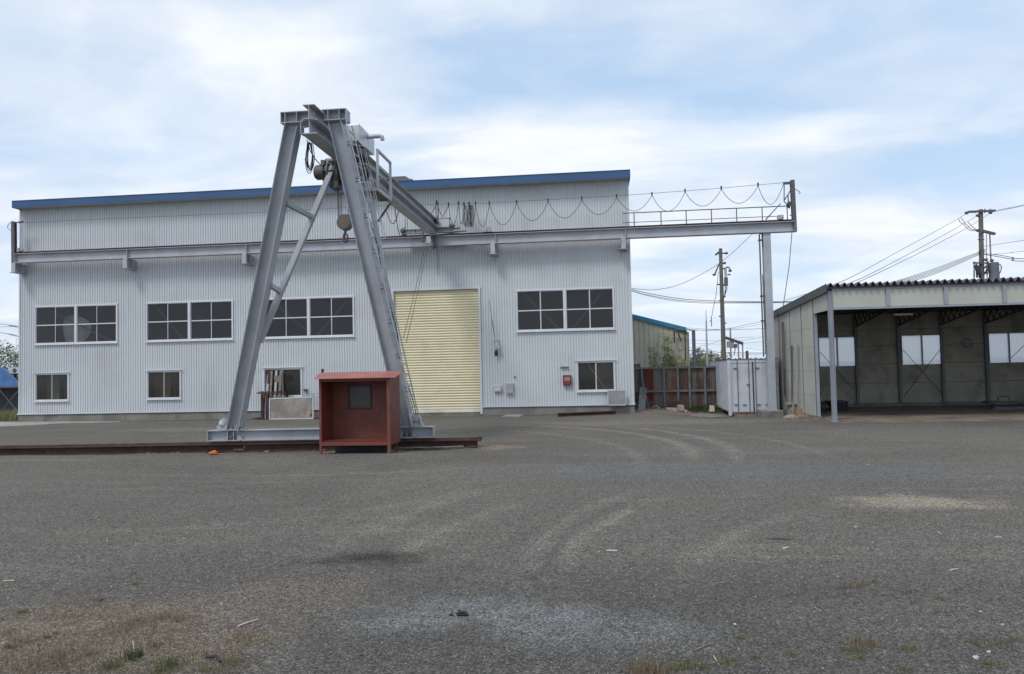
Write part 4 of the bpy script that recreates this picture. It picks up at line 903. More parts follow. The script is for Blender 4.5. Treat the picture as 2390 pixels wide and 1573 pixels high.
# ---- two ropes and a slack loop
mb = MB(); mb.tube([P(992, 577, BY-.3), P(966, 690, 24.5), P(941, 790, 20.5)], .009, 5); solo(mb, 'rope', M_['cable'], 'left one of two thin ropes slanting down from the far girder end', 'rope')
mb = MB(); mb.tube([P(998, 577, BY-.3), P(973, 690, 24.5), P(948, 800, 20.5)], .009, 5); solo(mb, 'rope', M_['cable'], 'right one of two thin ropes slanting down from the far girder end', 'rope')
mb = MB(); mb.tube([P(x, y, BY-.25) for x, y in ((1018, 575), (1021, 600), (1021, 640), (1023, 643.5), (1025, 640), (1023, 600), (1021, 577))], .009, 5); solo(mb, 'cord_loop', M_['cable'], 'long thin cord loop hanging under the far girder end over the siding', 'cord')
# ---- hoist with hook block
hs = thing('hoist', 'dark electric wire rope hoist hanging from the crane girder with its hook', 'hoist', P(775, 405, 18.0))
HY = 18.45
def hp(x, y): return P(x, y, HY)
c = hp(778, 404); rr = (hp(778, 375).z-hp(778, 430).z)/2
mb = MB(); mb.cyl((c.x-.22, HY, c.z), (c.x+.30, HY, c.z), rr*.80, 24)
for x in (-.20, -.08, .18, .30): mb.cyl((c.x+x-.02, HY, c.z), (c.x+x+.02, HY, c.z), rr*.98, 24)
for k in range(8): an = k*math.pi/4; mb.cyl((c.x-.18, HY+rr*.88*math.cos(an), c.z+rr*.88*math.sin(an)), (c.x+.29, HY+rr*.88*math.cos(an), c.z+rr*.88*math.sin(an)), .02, 6)
build(mb, 'drum', M_['hoist'], hs, smooth=True)
mb = MB(); m0 = hp(755, 398); mb.cyl((c.x-.42, HY-.05, c.z+.02), (c.x-.22, HY-.05, c.z+.02), rr*.62, 20); mb.cyl((c.x-.46, HY-.05, c.z+.02), (c.x-.42, HY-.05, c.z+.02), rr*.5, 20); mb.box(c.x-.3, c.x-.2, HY-.1, HY+.05, c.z+.15, c.z+.33)
build(mb, 'motor', M_['hoist'], hs, smooth=True)
mb = MB(); mb.prism([(c.x-.18, HY-.18, c.z-rr*.6), (c.x+.20, HY-.18, c.z-rr*.6), (c.x+.17, HY-.18, c.z-rr-.1), (c.x+.0, HY-.18, c.z-rr-.14), (c.x-.12, HY-.18, c.z-rr*.95)], (0, .34, 0)); build(mb, 'rope_guide', M_['hoist'], hs)
mb = MB(); mb.box(c.x-.12, c.x+.24, HY-.1, HY+.1, c.z+rr*.75, ZG0-.06)
for sx in (-.19, .19):
    for sy in (-.16, .16): mb.cyl((GXC+sx*.5, HY+sy, ZG0+.06), (GXC+sx*1.25, HY+sy, ZG0+.06), .06, 14)
    mb.box(GXC+sx*1.25-.01, GXC+sx*1.25+.01, HY-.26, HY+.26, ZG0-.14, ZG0+.12)
mb.box(GXC-.25, GXC+.25, HY-.2, HY+.2, ZG0-.16, ZG0-.062)
build(mb, 'trolley', M_['steel_d'], hs)
sc_ = hp(805.5, 520); sr = (hp(805, 502.5).z-hp(805, 538).z)/2
mb = MB()
for x, y0 in ((787.5, 428), (790.5, 430), (796, 430), (812, 440), (818, 440)):
    a = hp(x, y0); b = hp({787.5: 789.5, 790.5: 792, 796: 797, 812: 813, 818: 819}[x], 515); mb.tube([a, b], .011, 5)
build(mb, 'wire_rope', M_['cable'], hs)
hk = MB(); hk.cyl((sc_.x, HY-.09, sc_.z), (sc_.x, HY+.09, sc_.z), sr, 32); hk.cyl((sc_.x, HY-.105, sc_.z), (sc_.x, HY-.09, sc_.z), sr*.86, 32); hk.box(sc_.x-sr*.55, sc_.x+sr*.55, HY-.07, HY+.07, sc_.z+sr*.5, sc_.z+sr*1.06)
def sheave_mat():
    m = bpy.data.materials.new('sheave_cover'); m.use_nodes = True; t = NT(m.node_tree); tcn = t.n('ShaderNodeTexCoord')
    o = Vector(sc_)-ORG[hs.name]
    d = t.n('ShaderNodeVectorMath', {0: (tcn, 3), 1: tuple(o)}, operation='DISTANCE'); nz = t.noise((tcn, 3), 14, 5, .6); nz2 = t.noise((tcn, 3), 5, 5, .6)
    base = t.mix((nz2, 0), (.10, .098, .093), (.20, .19, .175)); k = t.m('ADD', (d, 1), t.m('MULTIPLY', t.m('SUBTRACT', (nz, 0), .5), .12))
    base = t.mix(t.smooth(k, .14, .09), O(base), (.30, .10, .03))
    p = t.n('ShaderNodeBsdfPrincipled', {'Base Color': O(base), 'Roughness': .7}); t.n('ShaderNodeOutputMaterial', {'Surface': p}); return m
hb_ = build(hk, 'hook_block', sheave_mat(), hs, smooth=True)
mb = MB(); pts = [hp(x, y) for x, y in ((806, 537), (806, 545), (803.5, 549), (802.3, 555), (803, 561), (806.5, 564), (810.5, 561.5), (811.5, 556), (811, 550), (809.5, 546.5))]
mb.tube(pts, [.035, .035, .036, .042, .045, .045, .038, .03, .024, .016], 8); build(mb, 'hook', M_['hoist'], hb_, smooth=True)
# cable bundles
def bundle(x0, x1, y0, y1, Y, label, seed, r=.010, n=6):
    rnd = random.Random(seed); mb = MB()
    for k in range(n):
        xa = x0+(x1-x0)*rnd.uniform(.15, .5); xb = x0+(x1-x0)*rnd.uniform(.45, .85); yb_ = y1-(y1-y0)*rnd.uniform(0, .22)
        pts = [P(xa, y0+2*k % 5, Y)]; wd_ = (x1-x0)*rnd.uniform(.25, .5)
        xm = (xa+xb)/2
        for i in range(1, 12):
            an = math.pi*i/12; pts.append(P(xm-math.cos(an)*wd_, y0+(yb_-y0)*(math.sin(an)**.45), Y+.02*k))
        pts.append(P(xb, y0+3, Y)); mb.tube(pts, r, 5)
    return solo(mb, 'cable_bundle', M_['cable'], label, 'cable bundle')
bundle(713, 734, 330, 405, 17.0, 'coiled cable bundle hanging left under the crane girder', 3)
bundle(845, 864, 366, 424, 18.3, 'thick cable bundle hanging below the pale hood box', 6, .014, 8)
mb = MB(); mb.tube([P(x, y, 17.2) for x, y in ((716, 326), (724, 352), (735, 370), (748, 385), (757, 392))], .012, 5); solo(mb, 'hoist_cable', M_['cable'], 'single cable sagging from the hanging bundle to the hoist motor', 'cable')
# ================================================================== RED HUT
HF = 16.32
hx_a = P(745, 1000, HF).x; hx_b = P(911, 1000, HF).x; hzf = P(748, 1060, HF).z; hzf2 = P(908, 1056, HF).z
HBk = HF+.86; hut = thing('red_hut', 'red open-fronted steel hut on short legs standing before the gantry crane', 'hut', ((hx_a+hx_b)/2, HF, 0))
def hz_(y, x=825): return P(x, y, HF).z
zfl0, zfl1 = hz_(1040, 825), hz_(1031.5, 825); ztop = hz_(882, 825); zbk = ztop+.10
rdm = M_['red']; pw = .055
for (x, y, wv_) in ((hx_a, HF, pw), (hx_b-.075, HF, .075)):
    mb = MB(); mb.box(x, x+wv_, y, y+pw, gz(x, y)-.03, ztop); build(mb, 'front_post', rdm, hut, bevel=.004)
for (x, y) in ((hx_a+.12, HBk-.06), (hx_b-.12, HBk-.06)):
    mb = MB(); mb.box(x, x+.05, y, y+.05, -.04, zfl0-.001); build(mb, 'leg', rdm, hut)
mb = MB(); mb.box(hx_a+pw, hx_b-.075, HF+.002, HF+.05, zfl0, zfl1); build(mb, 'front_rail', rdm, hut, bevel=.003)
mb = MB(); mb.box(hx_a+pw, hx_b-.075, HF+.003, HF+.05, hz_(890), ztop-.001); build(mb, 'header', rdm, hut, bevel=.003)
mb = MB(); mb.box(hx_a+.01, hx_b-.01, HF+.06, HBk-.012, zfl1+.01, zfl1+.02); build(mb, 'floor_plate', rdm, hut)
mb = MB(); mb.prism([(hx_a+.004, HF+pw, zfl0+.0), (hx_a+.004, HBk, zfl0), (hx_a+.004, HBk, zbk), (hx_a+.004, HF+pw, ztop)], (.012, 0, 0)); build(mb, 'side_panel', rdm, hut)
mb = MB(); mb.prism([(hx_b-.016, HF+pw, zfl0-.0), (hx_b-.016, HBk, zfl0), (hx_b-.016, HBk, zbk), (hx_b-.016, HF+pw, ztop)], (.012, 0, 0)); build(mb, 'side_panel', rdm, hut)
wa, wb_ = P(816, 902, HBk), P(865, 951, HBk)
mb = MB(); X0, X1 = hx_a+.017, hx_b-.017
mb.box(X0, wa.x, HBk-.012, HBk, zfl0, zbk); mb.box(wb_.x, X1, HBk-.012, HBk, zfl0, zbk); mb.box(wa.x, wb_.x, HBk-.012, HBk, zfl0, wb_.z); mb.box(wa.x, wb_.x, HBk-.012, HBk, wa.z, zbk)
build(mb, 'back_panel', rdm, hut)
mb = MB(); f = .035
mb.box(wa.x-f, wb_.x+f, HBk-.035, HBk-.0125, wa.z, wa.z+f); mb.box(wa.x-f, wb_.x+f, HBk-.035, HBk-.0125, wb_.z-f, wb_.z); mb.box(wa.x-f, wa.x, HBk-.035, HBk-.0125, wb_.z, wa.z); mb.box(wb_.x, wb_.x+f, HBk-.035, HBk-.0125, wb_.z, wa.z)
wf = build(mb, 'window', pm('dark_red_frame', (.07, .03, .028), .6), hut)
mb = MB(); mb.box(wa.x, wb_.x, HBk-.008, HBk-.004, wb_.z, wa.z); build(mb, 'pane', pm('dusty_pane', (.075, .075, .075), .35), wf)
q = P(843, 1045, HBk-.1); mb = MB(); mb.box(P(783, 1045, HBk-.1).x, P(903, 1045, HBk-.1).x, HBk-.12, HBk-.08, gz(-5.5, HBk), zfl0-.02); solo(mb, 'hut_shade_sheet', M_['blackm'], 'black sheet added as the shade under the red hut floor', 'sheet')  # black sheet added to give the gap under the hut its shade
# roof: folded sheet falling towards the front
ov = .16; rz = hz_(884, 800)
mb = MB(); th = .012
fa = Vector((P(732, 884, HF-ov).x, HF-ov, P(825, 882, HF-ov).z)); xr_f = P(923, 880, HF-ov).x
ba = Vector((P(747, 869, HBk+.05).x, HBk+.05, 0)); xr_b = P(942, 866, HBk+.05).x; bz = P(845, 867.5, HBk+.05).z
mb.add([(fa.x, fa.y, fa.z), (xr_f, fa.y, fa.z), (xr_b, ba.y, bz), (ba.x, ba.y, bz), (fa.x, fa.y, fa.z-th), (xr_f, fa.y, fa.z-th), (xr_b, ba.y, bz-th), (ba.x, ba.y, bz-th)],
       [(0, 1, 2, 3), (7, 6, 5, 4), (0, 4, 5, 1), (1, 5, 6, 2), (2, 6, 7, 3), (3, 7, 4, 0)])
build(mb, 'roof', M_['redroof'], hut)
mb = MB(); q = P(752.5, 868, HBk+.12); zt4 = P(752.5, 861, HBk+.12).z; mb.box(q.x-.025, q.x+.025, HBk+.1, HBk+.15, bz-.2, zt4); build(mb, 'roof_stub', M_['rustd'], hut)
# ================================================================== OPEN SHED ON THE RIGHT
SX, SY = 7.18, 23.97
SB = 31.55      # inner back wall
sh = thing('open_shed', 'open-fronted cream panel shed with dark corrugated roof on the right', 'shed', (14, SY, 0))
zfa1 = P(1944, 678, SY).z; zfa0 = P(2200, 712, SY).z; zrt = P(2100, 661, SY).z
XS1 = 20.0; st2 = pm('shed_blue_grey_steel', (.27, .29, .33), .5, var=.08)
ms = pm('shed_dark_steel', (.17, .175, .20), .6, var=.1)
def zroof(y): return zrt-(y-SY)*.048
mull = [P(x, 700, SY).x for x in (2071.5, 2207, 2344)]; step = (mull[2]-mull[0])/2
cols = [SX+.06]+mull; 
while cols[-1]+step < XS1+.2: cols.append(cols[-1]+step)
XS1 = cols[-1]
pf = P(1945, 980, SY)
for k, x in enumerate([SX+.06, cols[-1]]):
    mb = MB(); mb.ibeam((x, SY, -.05), (x, SY, zrt-.16), .13, .12, (1, 0, 0), .012, .01); mb.box(x-.1, x+.1, SY-.1, SY+.1, .01, .03); build(mb, 'front_post', st2, sh)
mb = MB(); mb.box(SX+.125, XS1-.07, SY-.03, SY+.03, zfa0-.05, zfa0+.02); mb.box(SX+.125, XS1-.07, SY-.03, SY+.03, zfa1+.0, zfa1+.05)
for x in cols[1:-1]: mb.box(x-.055, x+.055, SY-.045, SY+.03, zfa0+.021, zfa1-.001)
build(mb, 'fascia_frame', st2, sh)
for a, b in zip(cols[:-1], cols[1:]):
    mb = MB(); mb.box(a+.06, b-.06, SY-.005, SY+.005, zfa0+.021, zfa1-.001); build(mb, 'fascia_panel', M_['shedfas'], sh)
# corrugated roof
mb = MB(); pitch = 14.95/ (1740/24.2); x0 = SX-.06; n = int((XS1+.15-x0)/pitch*10); y0r, y1r = SY-.18, SB+.35
for i in range(n):
    xa, xb = x0+i*pitch/10, x0+(i+1)*pitch/10; za, zb = .058*math.cos((i-5)*2*math.pi/10), .058*math.cos((i-4)*2*math.pi/10)
    for zo in (0, -.02):
        mb.quad((xa, y0r, zroof(y0r)+za+zo), (xb, y0r, zroof(y0r)+zb+zo), (xb, y1r, zroof(y1r)+zb+zo), (xa, y1r, zroof(y1r)+za+zo))
    mb.quad((xa, y0r, zroof(y0r)+za), (xa, y0r, zroof(y0r)+za-.02), (xb, y0r, zroof(y0r)+zb-.02), (xb, y0r, zroof(y0r)+zb))
build(mb, 'roof', M_['roofsheet'], sh, smooth=True)
mb = MB(); mb.add([(SX-.10, y0r, zroof(y0r)+.03), (SX-.10, y1r, zroof(y1r)+.03), (SX-.10, y1r, zroof(y1r)-.22), (SX-.10, y0r, zroof(y0r)-.22), (SX-.08, y0r, zroof(y0r)+.03), (SX-.08, y1r, zroof(y1r)+.03), (SX-.08, y1r, zroof(y1r)-.22), (SX-.08, y0r, zroof(y0r)-.22)],
                  [(0, 1, 2, 3), (7, 6, 5, 4), (0, 4, 5, 1), (3, 2, 6, 7), (0, 3, 7, 4), (1, 5, 6, 2)])
mb.box(SX-.04, XS1+.1, SY-.06, SY+.06, zfa1+.051, zrt-.05)
build(mb, 'roof_trim', M_['trim'], sh)
# side wall panels
jy = [SY+.1]+[PX(x, 850, SX).y for x in (1902.5, 1874, 1847, 1822)]
jy += [jy[-1]+(jy[-1]-jy[-2])*k for k in (1, 2)]; jy[-1] = min(jy[-1], SB); jy = [y for y in jy if y < SB-.3]+[SB]
zlow = P(1920, 728, SY+.8).z
for k, (a, b) in enumerate(zip(jy[:-1], jy[1:])):
    zb_ = zlow if k == 0 else .09
    mb = MB(); mb.add([(SX, a+.02, zb_), (SX, b-.02, zb_), (SX, b-.02, zroof(b)-.1), (SX, a+.02, zroof(a)-.1), (SX+.03, a+.02, zb_), (SX+.03, b-.02, zb_), (SX+.03, b-.02, zroof(b)-.1), (SX+.03, a+.02, zroof(a)-.1)],
                      [(0, 3, 2, 1), (4, 5, 6, 7), (0, 1, 5, 4), (3, 7, 6, 2), (0, 4, 7, 3), (1, 2, 6, 5)])
    build(mb, 'side_panel', M_['shedp'], sh)
mb = MB()
for k, y in enumerate(jy[1:-1]):
    mb.box(SX+.002, SX+.028, y-.019, y+.019, .05, zroof(y)-.11)
    mb.box(SX-.02, SX+.001, y-.012, y+.012, .05, zroof(y)-.12)
build(mb, 'joint_strip', ms, sh)
mb = MB()
for z in (.75, 1.55, 2.35, 3.0):
    for k in range(len(jy)-2):
        a, b = jy[k+1], jy[k+2]; n = 9
        for i in range(n): y = a+.06+(b-a-.12)*i/(n-1); mb.box(SX-.006, SX-.001, y-.035, y+.035, z, z+.018)
build(mb, 'screw_line', pm('screw_line', (.26, .25, .22), .8), sh)
mb = MB(); mb.ibeam((SX+.05, jy[1], .0), (SX+.05, jy[1], zroof(jy[1])-.12), .11, .10, (0, 1, 0), .01, .01); build(mb, 'door_post', st2, sh)
mb = MB(); mb.box(SX-.02, SX+.12, jy[1]-.12, SB+.1, -.2, .088); mb.box(SX+.121, XS1+.1, SB-.02, SB+.16, -.2, .16); build(mb, 'kerb', M_['conc'], sh)
# back wall with window openings
zbw1 = zroof(SB)-.05
wins = []
for (xa, xb) in ((1912, 1997), (2105.6, 2199), (2309, 2403)):
    pa_, pb_ = P(xa, 820, SB), P(xb, 820, SB); wins.append([pa_.x, pb_.x])
wz1 = (P(1955, 788.5, SB).z+P(2152, 782, SB).z+P(2350, 777, SB).z)/3; wz0 = (P(1955, 854.5, SB).z+P(2152, 850, SB).z+P(2350, 846, SB).z)/3
d_ = wins[2][0]-wins[1][0]
while wins[-1][1]+d_ < XS1-.2: wins.append([wins[-1][0]+d_, wins[-1][1]+d_])
bcols = [P(x, 900, SB-.15).x for x in (2003, 2103, 2204, 2307.5)]; bs = (bcols[3]-bcols[0])/3
while bcols[-1]+bs < XS1-.1: bcols.append(bcols[-1]+bs)
edges = [SX+.03]+bcols+[XS1]
for a, b in zip(edges[:-1], edges[1:]):
    mb = MB(); w_ = [q for q in wins if q[0] > a-.3 and q[1] < b+.3]
    if w_:
        q = w_[0]; mb.box(a+.005, q[0], SB, SB+.05, .1605, zbw1); mb.box(q[1], b-.005, SB, SB+.05, .1605, zbw1); mb.box(q[0], q[1], SB, SB+.05, .1605, wz0); mb.box(q[0], q[1], SB, SB+.05, wz1, zbw1)
    else: mb.box(a+.005, b-.005, SB, SB+.05, .1605, zbw1)
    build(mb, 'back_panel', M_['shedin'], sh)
mb = MB()
for z in (.95, 1.72, 2.45, 3.1):
    for a, b in zip(edges[:-1], edges[1:]):
        q = [w_ for w_ in wins if w_[0] > a-.3 and w_[1] < b+.3]
        if q and wz0-.03 < z < wz1+.03: continue
        mb.box(a+.06, b-.06, SB-.008, SB-.001, z, z+.016)
build(mb, 'panel_seam', pm('seam', (.09, .085, .075), .8), sh)
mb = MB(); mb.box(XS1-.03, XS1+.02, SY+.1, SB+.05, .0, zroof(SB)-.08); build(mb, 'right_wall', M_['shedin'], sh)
for (a, b) in wins:
    mb = MB(); f = .04
    for (p0, p1, p2, p3) in ((a-f, a, wz0-f, wz1+f), (b, b+f, wz0-f, wz1+f), (a, b, wz0-f, wz0), (a, b, wz1, wz1+f), ((a+b)/2-.022, (a+b)/2+.022, wz0, wz1)): mb.box(p0, p1, SB-.03, SB+.07, p2, p3)
    wfr = build(mb, 'window', M_['alu_d'], sh)
    mb = MB(); mb.quad((a, SB+.03, wz0), (b, SB+.03, wz0), (b, SB+.03, wz1), (a, SB+.03, wz1)); build(mb, 'pane', M_['frost'], wfr)
for x in bcols:
    mb = MB(); mb.ibeam((x, SB-.08, .165), (x, SB-.08, zroof(SB)-.15), .10, .10, (0, 1, 0), .01, .01); mb.box(x-.12, x+.12, SB-.2, SB-.021, .161, .175); build(mb, 'back_post', ms, sh)
    tr_ = MB(); ya, yb2 = SB-.1, SY+.06; za, zb3 = zroof(ya)-.62, zroof(yb2)-.22; zu = -.10
    ym = ya-(ya-yb2)*.55
    tr_.bar((x, ya, za), (x, ym, zroof(ym)-.30), .06, .06); tr_.bar((x, ya, zroof(ya)+zu), (x, yb2, zroof(yb2)+zu), .06, .06); tr_.bar((x, ym, zroof(ym)-.30), (x, yb2, zroof(yb2)-.25), .06, .06)
    N = 9
    for k in range(N):
        y1_ = ya+(ym-ya)*k/N; y2_ = ya+(ym-ya)*(k+.5)/N; y3_ = ya+(ym-ya)*(k+1)/N
        zl = lambda y: za+(zroof(ym)-.30-za)*(y-ya)/(ym-ya)
        tr_.bar((x, y1_, zroof(y1_)+zu), (x, y2_, zl(y2_)), .035, .035); tr_.bar((x, y2_, zl(y2_)), (x, y3_, zroof(y3_)+zu), .035, .035)
    build(tr_, 'roof_truss', pm('truss_paint', (.05, .05, .055), .7) if 'truss_paint' not in bpy.data.materials else bpy.data.materials['truss_paint'], sh)
mb = MB()
for k in range(9): y = SY+.5+k*(SB-SY-.6)/8; mb.bar((SX+.04, y, zroof(y)-.08), (XS1-.04, y, zroof(y)-.08), .05, .05)
build(mb, 'purlin', bpy.data.materials['truss_paint'], sh)
mb = MB()
for (xa, ya_, xb, yb_) in ((2107, 816, 2200, 920), (2197, 812, 2110, 925)): mb.tube([P(xa, ya_, SB-.2), P(xb, yb_, SB-.2)], .012, 5)
build(mb, 'cross_brace', M_['cable'], sh); mb = MB(); mb.tube([P(1914, 822, SB-.2), P(1990, 905, SB-.2)], .012, 5); build(mb, 'cross_brace', M_['cable'], sh); mb = MB(); mb.tube([P(2360, 835, SB-.2), P(2400, 797, SB-.2)], .012, 5)
build(mb, 'cross_brace', M_['cable'], sh)
mb = MB(); q = P(2110, 733.5, 26.5); mb.box(q.x-.3, q.x+.3, 26.5, 26.62, q.z-.03, q.z+.03); build(mb, 'lamp', M_['white'], sh)
mb = MB(); pts = [(SX+.121, SY-.25), (XS1+2, SY-.25), (XS1+2, SB-.03), (SX+.121, SB-.03)]; mb.prism([(x, y, -.1) for x, y in pts], (0, 0, .118)); build(mb, 'floor_slab', M_['slab'], sh)
# things in the shed
q = P(2256, 801, SB-.03); t = thing('wall_fan', 'round wall fan on the dark back wall of the shed between the windows', 'fan', q)
mb = MB(); pts = [q+Vector((.18*math.cos(a), -.03, .18*math.sin(a))) for a in np.linspace(0, 6.283, 22)]; mb.tube(pts, .025, 6); build(mb, 'ring', M_['alu_d'], t)
mb = MB(); mb.cyl(q+Vector((0, -.06, 0)), q, .05, 12)
for a in (0.5, 2.6, 4.7): mb.bar(q+Vector((.04*math.cos(a), -.03, .04*math.sin(a))), q+Vector((.17*math.cos(a), -.03, .17*math.sin(a))), .07, .01, (0, 1, 0))
build(mb, 'blades', M_['shedin'], t)
bx0, bx1 = P(1935, 940, 29.4).x, P(1975, 940, 29.4).x; t = thing('storage_bin', 'dark navy plastic bin standing in the left corner of the shed', 'bin', ((bx0+bx1)/2, 29.4, .02))
zb4 = P(1955, 937, 29.4).z
mb = MB(); cxx = (bx0+bx1)/2; w0, w1 = (bx1-bx0)*.44, (bx1-bx0)*.5
lo = [(cxx-w0, 29.2, .02), (cxx+w0, 29.2, .02), (cxx+w0, 29.9, .02), (cxx-w0, 29.9, .02)]; hi = [(cxx-w1, 29.15, zb4), (cxx+w1, 29.15, zb4), (cxx+w1, 29.95, zb4), (cxx-w1, 29.95, zb4)]
mb.add(lo+hi, [(3, 2, 1, 0), (0, 1, 5, 4), (1, 2, 6, 5), (2, 3, 7, 6), (3, 0, 4, 7)]); mb.quad(*[(x*.96+cxx*.04, y, z-.15) for x, y, z in hi]); build(mb, 'body', M_['navy'], t)
mb = MB()
for a, b in zip(hi, hi[1:]+hi[:1]): mb.bar(a, b, .05, .04)
build(mb, 'rim', M_['navy'], t)
for k in range(4): mb = MB(); mb.bar((cxx-w1+w1*.5*k+.1, 29.13, .05), (cxx-w1+w1*.5*k+.1, 29.09, zb4-.03), .03, .03, (0, 1, 0)); build(mb, 'rib', M_['navy'], t)
q = P(1921, 950, 28.5); mb = MB(); mb.blob((q.x, 28.7, .15), .22, 1, .8, .9, 3, .4); mb.bar((q.x-.15, 28.6, .05), (q.x+.05, 28.9, .75), .05, .03); solo(mb, 'crumpled_sheet', M_['blackm'], 'dark crumpled sheeting in the shed corner beside the navy bin', 'sheeting', smooth=True)
t = thing('hand_truck', 'dark low platform truck by the back wall of the shed', 'cart', P(2340, 958, 29.5))
q = P(2335, 955, 29.8); mb = MB(); mb.box(q.x-.5, q.x+.7, 29.5, 30.1, .18, .24); build(mb, 'platform', M_['steel_d'], t)
mb = MB(); mb.tube([(q.x-.1, 29.8, .24), (q.x-.05, 29.8, .42), (q.x+.3, 29.8, .42), (q.x+.35, 29.8, .24)], .02, 6); build(mb, 'handle', M_['steel_d'], t)
for dx in (-.35, .55): mb = MB(); mb.cyl((q.x+dx, 29.5, .10), (q.x+dx, 29.56, .10), .085, 12); build(mb, 'wheel', M_['blackm'], t)
mb = MB(); a = P(2315, 960, 28.6); mb.box(a.x, a.x+2.4, 28.5, 28.9, .022, .07); mb.box(a.x+.1, a.x+2.2, 28.55, 28.85, .0705, .11); solo(mb, 'plate_stack', M_['steel_d'], 'low stack of dark steel plates on the shed floor at right', 'plates')
# ------------------------------------------------------------------ leaning planks and posts by the side wall, stumps
def gzP(x, y, Y): q = P(x, y, Y); return q
mb = MB(); y_ = PX(1855, 900, SX-.2).y; mb.bar((SX-.30, y_+.1, -.05), (SX-.06, y_, PX(1846, 805, SX-.1).z), .14, .02, (1, 0, 0)); solo(mb, 'board', pm('grey_board', (.30, .29, .25), .8, streak=.4), 'pale board leaning against the shed side wall', 'board')
mb = MB(); y_ = PX(1848, 900, SX-.1).y; mb.bar((SX-.12, y_, -.05), (SX-.05, y_, PX(1847, 806, SX-.1).z), .05, .05, (1, 0, 0)); solo(mb, 'post', M_['trim'], 'dark thin post standing against the shed wall behind the stumps', 'post')
mb = MB(); y_ = 29.2; x_ = SX-.15; mb.tube([(x_-.0, y_-.4, -.15), (x_+.02, y_-.05, .8), (x_+.05, y_, 3.4)], .035, 6); mb.tube([(x_-.12, y_-.3, -.15), (x_-.02, y_-.05, 1.1), (x_, y_, 3.4)], .025, 6)
solo(mb, 'drain_pipe', M_['steel_d'], 'dark pipes running up the shed wall corner beside the container', 'pipe')
mb = MB(); mb.box(SX-.28, SX-.22, y_-.3, y_-.24, -.18, 1.9); solo(mb, 'post', M_['steel_d'], 'short grey post standing between the container and shed wall', 'post')
def stump(px, py, r, h, label, seed, m='log', lean=(0, 0)):
    q = G(px, py, -.1); rnd = random.Random(seed); mb = MB(); rings = 5; n = 14; vs = []; fs = []
    for j in range(rings):
        f = j/(rings-1)
        for i in range(n):
            a = 2*math.pi*i/n; k = r*(1.18-.2*f+.10*noise.noise(Vector((math.cos(a)*1.5, math.sin(a)*1.5, seed+f))))
            vs.append((q.x+k*math.cos(a)+lean[0]*f, q.y+k*math.sin(a)+lean[1]*f, -.12+h*f+.02*math.sin(a+seed)*f))
    for j in range(rings-1):
        for i in range(n): i2 = (i+1) % n; fs.append((j*n+i, j*n+i2, (j+1)*n+i2, (j+1)*n+i))
    fs.append(tuple((rings-1)*n+i for i in range(n))); mb.add(vs, fs)
    return solo(mb, 'tree_stump', M_[m], label, 'stump')
stump(1852, 972, .16, .46, 'grey upright log stump with a flat cap beside the shed wall', 2, 'wood'); q = G(1852, 972, -.1)
mb = MB(); mb.box(q.x-.24, q.x+.24, q.y-.2, q.y+.22, .345, .40); solo(mb, 'stump_cap', M_['stone'], 'pale flat slab lying on the grey stump by the shed', 'slab')
stump(1871, 975, .19, .36, 'orange-brown cut log standing next to the grey stump', 8)
stump(1880, 980, .14, .18, 'small broken orange-brown log piece at the foot of the cut log', 12)
mb = MB(); q = G(1845, 979, -.05); mb.blob((q.x, q.y, .02), .15, 1.5, 1, .55, 4, .35, 14, 9); solo(mb, 'rock', M_['stone'], 'pale rock on the gravel before the grey stump', 'rock', smooth=True)
mb = MB(); rnd = random.Random(9)
for i in range(60):
    px_ = rnd.uniform(1838, 1935); q = G(px_, rnd.uniform(974, 984), -.02); mb.blob((q.x, q.y, gz(q.x, q.y)+.005), rnd.uniform(.012, .05), 1.6, 1, .5, i, .3, 6, 4)
solo(mb, 'wood_litter', M_['log'], 'scattered bark and chips on the gravel round the stumps', 'bark litter', kind='stuff')
# ================================================================== WHITE CONTAINER
c0 = P(1701, 969, 29.95); zc = -.16; ang = R(2.0)
ct = thing('container', 'white shipping container with rusty top edge and door bars behind the runway column', 'container', (c0.x, 29.95, zc))
CWd = P(1817, 900, 29.95).x-c0.x; CH = P(1760, 838, 29.95).z-zc; CL = 6.05
ex = Vector((math.cos(ang), math.sin(ang), 0)); ey = Vector((-math.sin(ang)+.0, math.cos(ang), 0)); co = Vector((c0.x, 29.95, zc))
ey = Vector((.035, 1, 0)).normalized(); ex = Vector((1, -.035, 0)).normalized()
def cp(x, y, z): return co+ex*x+ey*y+Vector((0, 0, z))
def cbox(mb, x0, x1, y0, y1, z0, z1):
    mb.add([cp(x, y, z) for z in (z0, z1) for y in (y0, y1) for x in (x0, x1)], [(0, 2, 3, 1), (4, 5, 7, 6), (0, 1, 5, 4), (2, 6, 7, 3), (0, 4, 6, 2), (1, 3, 7, 5)])
W_ = CWd; mcn = M_['cont']
mb = MB(); cbox(mb, .02, W_-.02, .08, CL, .14, CH-.02); build(mb, 'body', mcn, ct)
for x in (0, W_-.09):
    mb = MB(); cbox(mb, x, x+.13 if x == 0 else x+.09, -.02, .1, 0, CH); build(mb, 'corner_post', mcn, ct, bevel=.01)
mb = MB(); cbox(mb, .131, W_-.091, .0, .079, CH-.14, CH); build(mb, 'header', mcn, ct)
mb = MB(); cbox(mb, 0, W_, -.03, CL, CH+.001, CH+.018)
for k in range(9): cbox(mb, W_*random.random()*.9, W_*random.random()*.9+.1, -.035, .03, CH-.02, CH+.03) if 0 else cbox(mb, .1+W_*.1*k, .16+W_*.1*k, -.034, .04, CH+.0185, CH+.03+.015*(k % 3))
build(mb, 'rusty_top_edge', M_['rustedge'], ct)
mb = MB(); cbox(mb, .131, W_-.091, .0, .10, .06, .139); cbox(mb, .3, W_-.3, -.06, -.001, .07, .12); build(mb, 'sill', M_['rustedge'], ct)
